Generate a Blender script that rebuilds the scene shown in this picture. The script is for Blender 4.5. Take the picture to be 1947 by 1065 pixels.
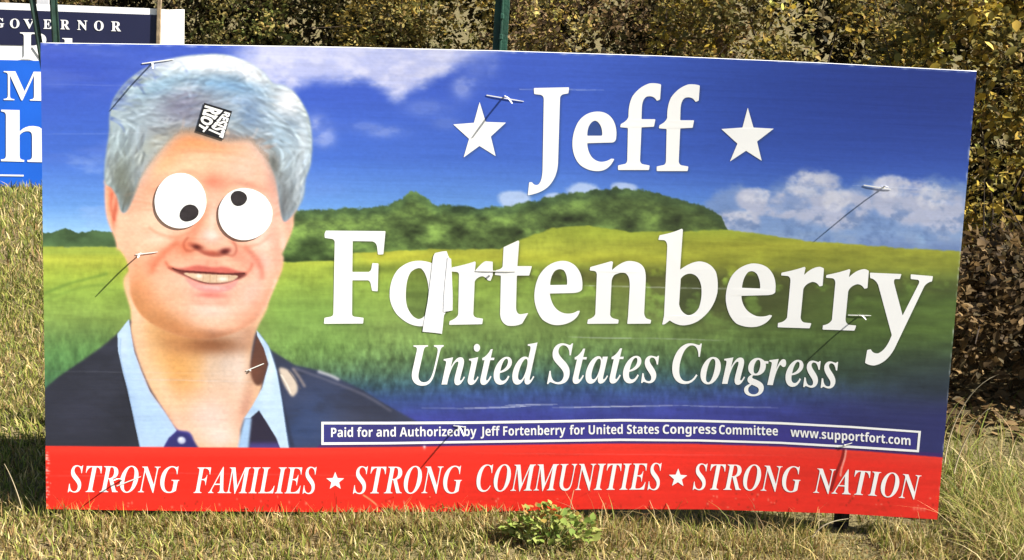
import bpy, bmesh, math, random
import numpy as np
from mathutils import Vector, Matrix

scene = bpy.context.scene
for o in list(bpy.data.objects): bpy.data.objects.remove(o)
col_main = scene.collection

# ---------------------------------------------------------------- camera, world, sun, exposure
FPX = 2200.0                                   # focal length in picture units (picture 1947 x 1065)
PCX, PCY = 1947/2, 1065/2
LEAN = math.radians(8.0)                       # the big sign leans back by this much
EX = np.array([1.0, 0, 0]); EW = np.array([0, math.sin(LEAN), math.cos(LEAN)]); EN = np.array([0, math.cos(LEAN), -math.sin(LEAN)])
ORG = np.array([0.0, 0.0, 0.035])              # lower left corner of the big sign
CAM_S = np.array([1.054, -3.052, 1.018])       # camera in the frame of the sign (along, behind, up)
YAW, PITCH, ROLL = (math.radians(a) for a in (-3.2, -7.03, -1.74))
def _rot(a, b, c):
    Rz = np.array([[math.cos(a), -math.sin(a), 0], [math.sin(a), math.cos(a), 0], [0, 0, 1]])
    Rx = np.array([[1, 0, 0], [0, math.cos(b), -math.sin(b)], [0, math.sin(b), math.cos(b)]])
    Ry = np.array([[math.cos(c), 0, math.sin(c)], [0, 1, 0], [-math.sin(c), 0, math.cos(c)]])
    return Rz@Rx@Ry
R_S = _rot(YAW, PITCH, ROLL)                   # columns: right, forward, up in the sign frame
S2W = np.stack([EX, EN, EW], 1)                # sign frame (along, behind, up) to world
CAM_W = ORG+S2W@CAM_S
R_W = S2W@R_S
cam_d = bpy.data.cameras.new('camera'); cam = bpy.data.objects.new('camera', cam_d); col_main.objects.link(cam)
cam_d.sensor_width = 36.0; cam_d.lens = 36.0*FPX/1947.0; cam_d.clip_start = .05; cam_d.clip_end = 600
M = Matrix.Identity(4)
for r in range(3):
    M[r][0] = R_W[r, 0]; M[r][1] = R_W[r, 2]; M[r][2] = -R_W[r, 1]; M[r][3] = CAM_W[r]
cam.matrix_world = M
scene.camera = cam

SUN = np.array([0.70, -0.155, 0.66]); SUN = SUN/np.linalg.norm(SUN)      # towards the sun
world = bpy.data.worlds.new('World'); scene.world = world; world.use_nodes = True
wn = world.node_tree; bg = wn.nodes['Background']
sky = wn.nodes.new('ShaderNodeTexSky'); sky.sky_type = 'NISHITA'; sky.sun_disc = False
sky.sun_elevation = math.asin(SUN[2]); sky.sun_rotation = math.atan2(SUN[0], SUN[1])
sky.air_density = 1.0; sky.dust_density = 1.6; sky.ozone_density = 1.0
wn.links.new(sky.outputs[0], bg.inputs[0]); bg.inputs[1].default_value = 0.05
sun_d = bpy.data.lights.new('sun', 'SUN'); sun_d.energy = 5.0; sun_d.angle = math.radians(.53); sun_d.color = (1.0, .95, .87)
sun = bpy.data.objects.new('sun', sun_d); col_main.objects.link(sun)
sun.rotation_euler = Vector(-SUN).to_track_quat('-Z', 'Y').to_euler(); sun.location = (6, -3, 8)
scene.view_settings.view_transform = 'Standard'; scene.view_settings.look = 'None'
scene.view_settings.gamma = 1.0; scene.view_settings.use_curve_mapping = False
scene.view_settings.exposure = 1.40
scene.cycles.max_bounces = 6; scene.cycles.transparent_max_bounces = 8

# ---------------------------------------------------------------- helpers
def tag(o, label=None, cat=None, group=None, kind=None):
    if label: o['label'] = label
    if cat: o['category'] = cat
    if group: o['group'] = group
    if kind: o['kind'] = kind
    return o
def empty(name, loc, label=None, cat=None, group=None):
    o = bpy.data.objects.new(name, None); o.location = loc; o.empty_display_size = .1
    col_main.objects.link(o); return tag(o, label, cat, group)
def link_mesh(name, me, mat=None, parent=None):
    o = bpy.data.objects.new(name, me); col_main.objects.link(o)
    if mat: me.materials.append(mat)
    if parent:
        o.parent = parent; o.matrix_parent_inverse = Matrix.Translation(parent_world(parent)).inverted()
    return o
def parent_world(p): return p.location if p.type == 'EMPTY' else Vector((0, 0, 0))
def mesh_obj(name, verts, faces, mat=None, parent=None, smooth=False):
    me = bpy.data.meshes.new(name); me.from_pydata([tuple(map(float, v)) for v in verts], [], faces); me.update()
    if smooth: me.polygons.foreach_set('use_smooth', [True]*len(me.polygons))
    return link_mesh(name, me, mat, parent)
def np_mesh(name, V, F, C=None, smooth=False):
    """V (n,3), F (m,k) with k = 3 or 4, C (n,3) linear colours."""
    me = bpy.data.meshes.new(name); n, (m, k) = len(V), F.shape
    me.vertices.add(n); me.vertices.foreach_set('co', np.ascontiguousarray(V, np.float32).ravel())
    me.loops.add(m*k); me.loops.foreach_set('vertex_index', np.ascontiguousarray(F, np.int32).ravel())
    me.polygons.add(m); me.polygons.foreach_set('loop_start', np.arange(0, m*k, k, dtype=np.int32))
    me.update(calc_edges=True)
    if smooth: me.polygons.foreach_set('use_smooth', np.ones(m, bool))
    if C is not None:
        a = me.color_attributes.new('tint', 'FLOAT_COLOR', 'POINT')
        a.data.foreach_set('color', np.concatenate([C, np.ones((n, 1))], 1).astype(np.float32).ravel())
    me.validate(); return me
def ray(px, py):
    d = np.stack([(np.asarray(px, float)-PCX)/FPX, np.ones_like(np.asarray(px, float)), -(np.asarray(py, float)-PCY)/FPX], -1)
    return d@R_W.T
def at(px, py, Y):                              # the point of a vertical plane y = Y that is traced from the picture
    d = ray(px, py); t = (Y-CAM_W[1])/d[..., 1]; return CAM_W+d*t[..., None]
def on_ground(px, py, z=0.0):
    d = ray(px, py); t = (z-CAM_W[2])/d[..., 2]; return CAM_W+d*t[..., None]

def new_mat(name):
    m = bpy.data.materials.new(name); m.use_nodes = True
    return m, m.node_tree, m.node_tree.nodes['Principled BSDF']
def mat_plain(name, c, rough=.5, spec=.4, metal=0.0, vary=.12, scale=14.0, bump=.0, bscale=90.0, dirt=None, coat=0.0):
    m, nt, b = new_mat(name)
    tc = nt.nodes.new('ShaderNodeTexCoord'); nz = nt.nodes.new('ShaderNodeTexNoise'); nz.inputs['Scale'].default_value = scale; nz.inputs['Detail'].default_value = 6
    nt.links.new(tc.outputs['Object'], nz.inputs['Vector'])
    rp = nt.nodes.new('ShaderNodeValToRGB'); rp.color_ramp.elements[0].position = .3; rp.color_ramp.elements[1].position = .72
    lo = tuple(x*(1-vary) for x in c); hi = tuple(min(1, x*(1+vary*.6)) for x in c)
    rp.color_ramp.elements[0].color = (*(dirt or lo), 1); rp.color_ramp.elements[1].color = (*hi, 1)
    nt.links.new(nz.outputs['Fac'], rp.inputs['Fac']); nt.links.new(rp.outputs['Color'], b.inputs['Base Color'])
    b.inputs['Roughness'].default_value = rough; b.inputs['Specular IOR Level'].default_value = spec; b.inputs['Metallic'].default_value = metal
    if bump:
        n2 = nt.nodes.new('ShaderNodeTexNoise'); n2.inputs['Scale'].default_value = bscale; n2.inputs['Detail'].default_value = 5
        nt.links.new(tc.outputs['Object'], n2.inputs['Vector'])
        bp = nt.nodes.new('ShaderNodeBump'); bp.inputs['Strength'].default_value = bump; bp.inputs['Distance'].default_value = .004
        nt.links.new(n2.outputs['Fac'], bp.inputs['Height']); nt.links.new(bp.outputs['Normal'], b.inputs['Normal'])
    return m
def mat_tint(name, rough=.55, spec=.3, trans=0.0, vary=.0, bump=0.0, flutes=False):
    """colour from the mesh's own colour attribute; trans mixes in light passing through the blade or leaf."""
    m, nt, b = new_mat(name)
    ca = nt.nodes.new('ShaderNodeVertexColor'); ca.layer_name = 'tint'
    nt.links.new(ca.outputs['Color'], b.inputs['Base Color'])
    b.inputs['Roughness'].default_value = rough; b.inputs['Specular IOR Level'].default_value = spec
    if trans:
        tr = nt.nodes.new('ShaderNodeBsdfTranslucent'); mx = nt.nodes.new('ShaderNodeMixShader'); mx.inputs[0].default_value = trans
        nt.links.new(ca.outputs['Color'], tr.inputs['Color']); nt.links.new(b.outputs[0], mx.inputs[1]); nt.links.new(tr.outputs[0], mx.inputs[2])
        nt.links.new(mx.outputs[0], nt.nodes['Material Output'].inputs['Surface'])
    if bump:
        tc = nt.nodes.new('ShaderNodeTexCoord'); mp = nt.nodes.new('ShaderNodeMapping'); mp.inputs['Scale'].default_value = (1.2, 1.0, 30.0)
        nz = nt.nodes.new('ShaderNodeTexNoise'); nz.inputs['Scale'].default_value = 2.0; nz.inputs['Detail'].default_value = 4
        nt.links.new(tc.outputs['Object'], mp.inputs['Vector']); nt.links.new(mp.outputs['Vector'], nz.inputs['Vector'])
        bp = nt.nodes.new('ShaderNodeBump'); bp.inputs['Strength'].default_value = bump; bp.inputs['Distance'].default_value = .0015
        nt.links.new(nz.outputs['Fac'], bp.inputs['Height']); nt.links.new(bp.outputs['Normal'], b.inputs['Normal'])
    return m
def lin(c):
    c = np.asarray(c, np.float32); return np.where(c <= .04045, c/12.92, ((np.maximum(c, 0)+.055)/1.055)**2.4)

WHITE = mat_plain('white_print', (.80, .80, .79), .42, .35, vary=.05, scale=5)
NAVY = mat_plain('navy_print', (.012, .014, .045), .45, .35, vary=.15, scale=3)
BLUE = mat_plain('blue_print', (.010, .105, .56), .45, .35, vary=.12, scale=3)
BOARD = mat_plain('white_plastic_sheet', (.78, .78, .77), .5, .3, vary=.08, scale=6)
PAPER = mat_plain('white_paper', (.82, .82, .80), .8, .15, vary=.03, scale=20)
TAPE = mat_plain('white_tape', (.80, .80, .82), .5, .3, vary=.05, scale=30, bump=.3, bscale=40)
MARKER = mat_plain('black_marker', (.030, .024, .026), .6, .3, vary=.35, scale=60)
BLACK = mat_plain('black_sticker', (.012, .012, .014), .5, .3, vary=.2)
TIE = mat_plain('white_zip_tie', (.74, .74, .70), .4, .4, vary=.08)
GREEN = mat_plain('green_post_paint', (.013, .060, .036), .5, .4, vary=.35, scale=30, bump=.4, bscale=120)
RUST = mat_plain('dark_post_metal', (.022, .016, .013), .75, .3, vary=.5, scale=40, bump=.6)
WOOD = mat_plain('weathered_wood', (.32, .24, .15), .8, .15, vary=.4, scale=24, bump=.6)
BARK = mat_plain('shrub_bark', (.060, .045, .032), .9, .1, vary=.4, scale=40, bump=.6)
# ---------------------------------------------------------------- printed artwork of the sign face
# A small painting kit: the flat print on the big sign is worked out as colour values,
# which become the colour attribute of the printed sheet.
SC = 0.75                                   # canvas resolution per trace unit
CX0, CY0, CX1, CY1 = 60, 66, 1876, 1004     # extent of the traced artwork
CW, CH = int((CX1-CX0)*SC), int((CY1-CY0)*SC)
rng = np.random.default_rng(11)
canvas = np.zeros((CH, CW, 3), np.float32)
GX, GY = np.meshgrid(np.arange(CW)/SC+CX0, np.arange(CH)/SC+CY0)
GX = GX.astype(np.float32); GY = GY.astype(np.float32)

def col(*c): return np.array(c, np.float32)/255.0
def vnoise(cx, cy, seed, shear=0.0, w=None):
    r = np.random.default_rng(seed)
    X = (GX+shear*GY)/cx; Y = GY/cy
    x0 = np.floor(X).astype(int); y0 = np.floor(Y).astype(int)
    fx = X-x0; fy = Y-y0
    fx = fx*fx*(3-2*fx); fy = fy*fy*(3-2*fy)
    x0 -= x0.min(); y0 -= y0.min()
    g = r.random((y0.max()+2, x0.max()+2)).astype(np.float32)
    return ((g[y0, x0]*(1-fx)+g[y0, x0+1]*fx)*(1-fy)+(g[y0+1, x0]*(1-fx)+g[y0+1, x0+1]*fx)*fy)
def fbm(cx, cy, seed, octs=4, gain=.55, shear=0.0):
    a = 1.0; t = 0; s = 0
    for k in range(octs):
        s = s+a*vnoise(cx/2**k, cy/2**k, seed*17+k, shear); t += a; a *= gain
    return s/t
def box1(a, r, ax):
    if r < 1: return a
    p = np.concatenate([np.repeat(a.take([0], ax), r+1, ax), a, np.repeat(a.take([-1], ax), r, ax)], ax)
    c = np.cumsum(p, ax, dtype=np.float64); n = a.shape[ax]
    return ((c.take(range(2*r+1, 2*r+1+n), ax)-c.take(range(0, n), ax))/(2*r+1)).astype(np.float32)
def blur(a, s):
    s = s*SC; r = int(round((math.sqrt(4*s*s+1)-1)/2)) if s > 0 else 0
    for k in range(3): a = box1(box1(a, r, 0), r, 1)
    return a
def catmull(pts, n=7, closed=True):
    P = np.array(pts, float); N = len(P); out = []
    for i in range(N if closed else N-1):
        if closed: p0, p1, p2, p3 = P[i-1], P[i], P[(i+1) % N], P[(i+2) % N]
        else: p0, p1, p2, p3 = P[max(i-1, 0)], P[i], P[i+1], P[min(i+2, N-1)]
        for t in np.arange(n)/n:
            out.append(.5*((2*p1)+(-p0+p2)*t+(2*p0-5*p1+4*p2-p3)*t*t+(-p0+3*p1-3*p2+p3)*t**3))
    if not closed: out.append(P[-1])
    return np.array(out)
def mask(pts, soft=1.0, smooth=True):
    P = catmull(pts) if smooth else np.array(pts, float)
    pad = 6+3*soft
    x0 = max(0, int((P[:, 0].min()-pad-CX0)*SC)); x1 = min(CW, int((P[:, 0].max()+pad-CX0)*SC)+1)
    y0 = max(0, int((P[:, 1].min()-pad-CY0)*SC)); y1 = min(CH, int((P[:, 1].max()+pad-CY0)*SC)+1)
    if x1 <= x0 or y1 <= y0: return (0, 0, 0, 0), np.zeros((0, 0), np.float32)
    ys = (np.arange(y0*2, y1*2)+.5)/2/SC+CY0-.5/SC
    xs = (np.arange(x0*2, x1*2)+.5)/2/SC+CX0-.5/SC
    m = np.zeros((len(ys), len(xs)), bool)
    A = P; B = np.roll(P, -1, 0)
    for r, y in enumerate(ys):
        k = (A[:, 1] > y) != (B[:, 1] > y)
        if k.any():
            xc = np.sort(A[k, 0]+(y-A[k, 1])*(B[k, 0]-A[k, 0])/(B[k, 1]-A[k, 1]))
            m[r] = np.searchsorted(xc, xs) % 2 == 1
    m = m.astype(np.float32).reshape(y1-y0, 2, x1-x0, 2).mean((1, 3))
    return (x0, y0, x1, y1), blur(m, soft) if soft > 0 else m
def comp(win, m, c, a=1.0):
    x0, y0, x1, y1 = win
    if x1 <= x0 or y1 <= y0: return
    m = (m*a)[..., None]
    canvas[y0:y1, x0:x1] = canvas[y0:y1, x0:x1]*(1-m)+c*m
def fill(pts, c, soft=1.0, a=1.0, smooth=True, clip=None):
    win, m = mask(pts, soft, smooth)
    if clip is not None: m = m*clip[win[1]:win[3], win[0]:win[2]]
    comp(win, m, c, a)
def full(pts, soft=1.0, smooth=True):
    f = np.zeros((CH, CW), np.float32); w, m = mask(pts, soft, smooth)
    f[w[1]:w[3], w[0]:w[2]] = m
    return f
def blob(x, y, rx, ry, c, a=.6, ang=0, clip=None, p=1.0):
    R = max(rx, ry)*2.4
    x0 = max(0, int((x-R-CX0)*SC)); x1 = min(CW, int((x+R-CX0)*SC)+1)
    y0 = max(0, int((y-R-CY0)*SC)); y1 = min(CH, int((y+R-CY0)*SC)+1)
    dx = GX[y0:y1, x0:x1]-x; dy = GY[y0:y1, x0:x1]-y
    ca, sa = math.cos(math.radians(ang)), math.sin(math.radians(ang))
    q = ((dx*ca+dy*sa)/rx)**2+((-dx*sa+dy*ca)/ry)**2
    m = np.exp(-q**p)
    if clip is not None: m = m*clip[y0:y1, x0:x1]
    comp((x0, y0, x1, y1), m, c, a)
def line(pts, w, c, a=1.0, soft=.7, clip=None, taper=False):
    P = catmull(pts, 8, False) if len(pts) > 2 else np.array(pts, float)
    d = np.gradient(P, axis=0); d /= np.maximum(np.linalg.norm(d, axis=1), 1e-6)[:, None]
    n = np.stack([-d[:, 1], d[:, 0]], 1)
    ww = w*np.ones(len(P))
    if taper: ww = w*(.15+.85*np.sin(np.linspace(0.05, .95, len(P))*math.pi))
    fill(np.concatenate([P+n*ww[:, None]/2, (P-n*ww[:, None]/2)[::-1]]), c, soft, a, False, clip)
def strands(paths, cols, alpha, clip=None, soft=.6):
    acc = np.zeros((CH, CW, 3), np.float32); wt = np.zeros((CH, CW), np.float32)
    for P, c in zip(paths, cols):
        n = len(P); ix = ((P[:, 0]-CX0)*SC).astype(int); iy = ((P[:, 1]-CY0)*SC).astype(int)
        ok = (ix >= 0) & (ix < CW) & (iy >= 0) & (iy < CH)
        w = np.sin(np.linspace(.02, .98, n)*math.pi).astype(np.float32)[ok]
        np.add.at(wt, (iy[ok], ix[ok]), w)
        np.add.at(acc, (iy[ok], ix[ok]), w[:, None]*c)
    wt2 = blur(wt, soft); acc2 = np.stack([blur(acc[..., k], soft) for k in range(3)], -1)
    cc = acc2/np.maximum(wt2, 1e-4)[..., None]
    m = np.minimum(1, wt2*1.1)*alpha
    if clip is not None: m = m*clip
    canvas[:] = canvas*(1-m[..., None])+cc*m[..., None]
def ss(a, b, x):
    t = np.clip((x-a)/(b-a), 0, 1); return t*t*(3-2*t)
def ramp(x, stops):
    xs = [s[0] for s in stops]
    return np.stack([np.interp(x, xs, [s[1][k]/255 for s in stops]) for k in range(3)], -1).astype(np.float32)
def mix(m, c):
    canvas[:] = canvas*(1-m[..., None])+c*m[..., None]

def paint_background():
    # sky
    canvas[:] = ramp(GY, [(80, (64, 90, 192)), (180, (62, 93, 196)), (300, (70, 110, 206)), (390, (104, 154, 226)), (440, (150, 196, 240)), (470, (190, 215, 240))])
    mix(ss(620, 1500, GX)*ss(470, 250, GY)*.75, col(58, 92, 192))
    mix(ss(1050, 1800, GX)*ss(430, 150, GY)*.92, col(27, 50, 134))
    n = fbm(210, 60, 3, 5); n2 = fbm(90, 45, 5, 5)
    mix(ss(.5, .8, n)*ss(900, 250, GX)*.22, col(150, 160, 228))
    mix(np.exp(-((GY-(125+.38*(GX-150)))/34)**2)*ss(330, 120, GX)*.16, col(60, 70, 185))
    mix(ss(.52, .72, n2)*np.exp(-((GX-150)/75)**2-((GY-350)/70)**2)*.55, col(160, 185, 238))
    # the bank of cloud along the top
    n3 = fbm(150, 46, 8, 6); n4 = fbm(60, 34, 9, 5)
    low = 166+5*np.sin((GX-430)/60)+24*np.exp(-((GX-755)/42)**2)-52*ss(790, 930, GX)-30*ss(540, 430, GX)
    bank = ss(-.15, .8, (low-GY)/40+(n3-.5)*.9+(n4-.5)*.7)*ss(400, 520, GX)*ss(985, 850, GX+60*(n4-.5))
    mix(bank*.86, col(198, 202, 236))
    mix(bank*ss(.45, .7, n4)*.5, col(232, 230, 244))
    mix(bank*ss(140, 90, GY)*.3*ss(.3, .6, n3), col(176, 186, 232))
    for x, y, rx, ry, a in ((905, 130, 26, 26, .55), (880, 165, 18, 20, .4), (930, 115, 16, 12, .4), (735, 250, 34, 10, .32), (600, 245, 20, 22, .6), (620, 262, 16, 16, .4), (690, 240, 30, 8, .18), (850, 235, 24, 10, .15), (815, 205, 40, 16, .2)):
        x0 = np.exp(-((GX-x)/rx)**2-((GY-y)/ry)**2)
        mix(np.clip(x0*(.35+1.3*ss(.35, .65, n4)), 0, 1)*a, col(198, 204, 240))
    # cumulus above the ridge and at the right
    pu = fbm(70, 52, 21, 6, .58); pv = fbm(30, 24, 22, 5)
    def puff(lst, c, amt=1.0):
        f = np.full_like(GX, -9)
        for x, y, rx, ry in lst: f = np.maximum(f, 1-np.sqrt(((GX-x)/rx)**2+((GY-y)/ry)**2))
        return ss(0.0, .34, f+(pu-.5)*.75+(pv-.5)*.25)*amt*ss(-.34, .02, f)
    pw = fbm(16, 13, 24, 4, .6)
    near = puff([(980, 378, 42, 20), (1110, 365, 46, 24), (1185, 358, 34, 16), (1055, 378, 30, 14)], None)
    mix(near*.72, col(204, 218, 244))
    base = puff([(1420, 412, 90, 66), (1530, 402, 130, 86), (1680, 412, 140, 80), (1800, 412, 100, 90), (1600, 450, 230, 40)], None)
    mix(base*.82, col(128, 154, 204))
    top = puff([(1545, 376, 72, 62), (1490, 390, 56, 34), (1405, 424, 54, 34), (1440, 384, 46, 34), (1606, 400, 62, 44), (1722, 382, 72, 52), (1792, 404, 56, 60), (1690, 362, 36, 32)], None)
    top = top*np.clip(.35+1.2*ss(.3, .6, pu*.6+pv*.4), 0, 1)
    mix(top*.8, col(196, 198, 220))
    lit = puff([(1530, 352, 52, 34), (1440, 372, 34, 20), (1410, 412, 34, 16), (1700, 356, 40, 26), (1775, 372, 40, 30), (1590, 380, 36, 24)], None)
    mix(lit*(.35+.65*ss(.35, .65, pw))*.6, col(226, 226, 236))
    mix(base*ss(.5, .3, pv*.5+pw*.5)*.55*ss(372, 410, GY), col(98, 126, 178))
    mix(base*ss(430, 462, GY)*.4*ss(.35, .6, pv), col(176, 192, 216))
    mix(ss(440, 480, GY)*ss(1480, 1750, GX)*.8, col(104, 130, 186))
    # distant trees on the left, the wooded ridge
    n5 = fbm(46, 26, 31, 5, .55); n6 = fbm(13, 9, 33, 4, .6)
    tl = np.interp(GX[0], [60, 100, 125, 150, 175, 215, 240], [446, 440, 432, 442, 438, 441, 436])+10*(n6[10]-.5)
    m = ss(-1.2, 1.2, GY-tl[None])*ss(476, 468, GY)*(GX < 300)
    mix(m, col(72, 98, 62)*(.55+.9*n5)[..., None])
    rx = [500, 560, 620, 660, 700, 740, 762, 775, 790, 805, 822, 860, 900, 960, 1000, 1050, 1100, 1170, 1230, 1290, 1340, 1372, 1385]
    ry = [404, 400, 399, 396, 396, 389, 380, 368, 366, 372, 388, 390, 395, 393, 385, 373, 366, 357, 362, 379, 393, 412, 440]
    rt = np.interp(GX[0], rx, ry)+9*(n6[40]-.5)+5*(rng.random(CW)-.5)*0
    rb = np.interp(GX[0], [500, 640, 665, 820, 950, 985, 1050, 1120, 1200, 1290, 1385], [499, 496, 482, 474, 474, 458, 434, 429, 441, 441, 438])
    m = ss(-2.6, 2.6, GY-rt[None]-7*(fbm(9, 7, 35, 3)-.5))*(GX > 480)*(GX < 1386)
    k = (n5-.5)*1.9+(n6-.5)*.55
    tree = col(86, 108, 58)*(1+.9*k)[..., None]+col(30, 34, 4)*np.clip(k, 0, 1)[..., None]
    mix(m, np.clip(tree, .06, 1))
    mix(m*ss(28, 0, GY-rt[None])*.35, col(52, 84, 66))
    mix(m*ss(900, 560, GX)*.28*ss(420, 480, GY), col(70, 108, 50))
    mix(m*ss(1000, 1350, GX)*.25, col(58, 66, 34))
    # meadow
    hx = [60, 230, 545, 640, 665, 820, 950, 985, 1050, 1120, 1200, 1290, 1385, 1540, 1700, 1876]
    hy = [470, 470, 499, 496, 482, 474, 474, 458, 434, 429, 441, 441, 437, 459, 471, 481]
    ht = np.interp(GX[0], hx, hy)[None]+5*(n6-.5)
    m = ss(-2, 2, GY-ht)
    tilt = GY+.02*(GX-900)
    mead = ramp(tilt+16*(fbm(40, 60, 46, 3)-.5), [(440, (150, 162, 58)), (480, (170, 178, 66)), (505, (156, 174, 66)), (540, (142, 170, 72)), (580, (136, 164, 78)), (620, (126, 152, 80)), (650, (114, 142, 78)), (676, (96, 124, 76)), (702, (78, 108, 84)), (728, (62, 94, 108)), (752, (58, 82, 138)), (790, (62, 70, 152)), (860, (58, 54, 138))])
    g1 = fbm(9, 20, 41, 3, .6, .12); g2 = fbm(5, 11, 42, 3, .6, -.1); g3 = fbm(60, 16, 43, 4); g4 = fbm(34, 26, 44, 4)
    amp = .08+.30*ss(610, 690, GY)*ss(780, 710, GY)
    mead = mead*(1+amp[..., None]*((g1-.5)*1.1+(g2-.5)*.9)[..., None]*1.5+.34*(g3-.5)[..., None])
    mix(m, np.clip(mead, .02, 1))
    mix(m*ss(1000, 1450, GX)*ss(436, 452, GY)*ss(545, 505, GY)*.6, col(150, 148, 46)*(.75+.5*g3)[..., None])
    mix(m*ss(985, 1150, GX)*ss(470, 440, GY)*.5, col(166, 182, 62))
    yel = np.exp(-((GY-(490+.012*(GX-900)))/13)**2)*ss(660, 720, GX)*ss(1500, 1150, GX)
    mix(m*yel*.4, col(204, 196, 58)*(.82+.36*g3)[..., None])
    # scrub on the ridge meadow and the dark hollow behind the name
    hol = np.exp(-((GY-(522+.03*(GX-1000)))/(11+14*ss(1000, 1200, GX)))**2)*ss(760, 1010, GX)
    hol = hol*ss(.3, .55, g4+.1)
    mix(m*hol*.8, col(84, 84, 42)*(.6+.8*g4)[..., None])
    hol2 = np.exp(-((GX-1420)/260)**2-((GY-575)/44)**2)*ss(.36, .62, g4+.12)
    mix(m*hol2*.85, col(72, 70, 44)*(.6+.8*n5)[..., None])
    hol3 = np.exp(-((GX-690)/70)**2-((GY-512)/7)**2)
    mix(m*hol3*.5, col(84, 104, 46))
    mix(m*ss(1150, 1800, GX)*ss(500, 580, GY)*ss(770, 700, GY)*.8, col(70, 92, 40)*(.72+.56*g3)[..., None])
    mix(m*ss(1400, 1800, GX)*ss(620, 730, GY)*.85, col(44, 54, 66)*(.8+.4*g3)[..., None])
    mix(ss(1300, 1850, GX)*ss(740, 800, GY)*.75, col(48, 50, 118))
    mix(m*ss(470, 540, GX)*ss(760, 620, GX)*ss(540, 600, GY)*ss(740, 650, GY)*.3, col(110, 160, 70))
    # field on the left of the portrait
    mix(m*ss(245, 200, GX)*ss(590, 690, GY)*.62, col(76, 128, 74)*(.8+.4*g1)[..., None])
    line([(84, 558), (130, 540), (160, 532), (205, 520)], 4, col(88, 122, 52), .6, 1.2)
    line([(84, 572), (150, 548), (200, 540)], 2.5, col(98, 132, 58), .5, 1.2)
    mix(np.exp(-((GY-478)/8)**2)*(GX < 245)*.5, col(164, 190, 84))

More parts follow.
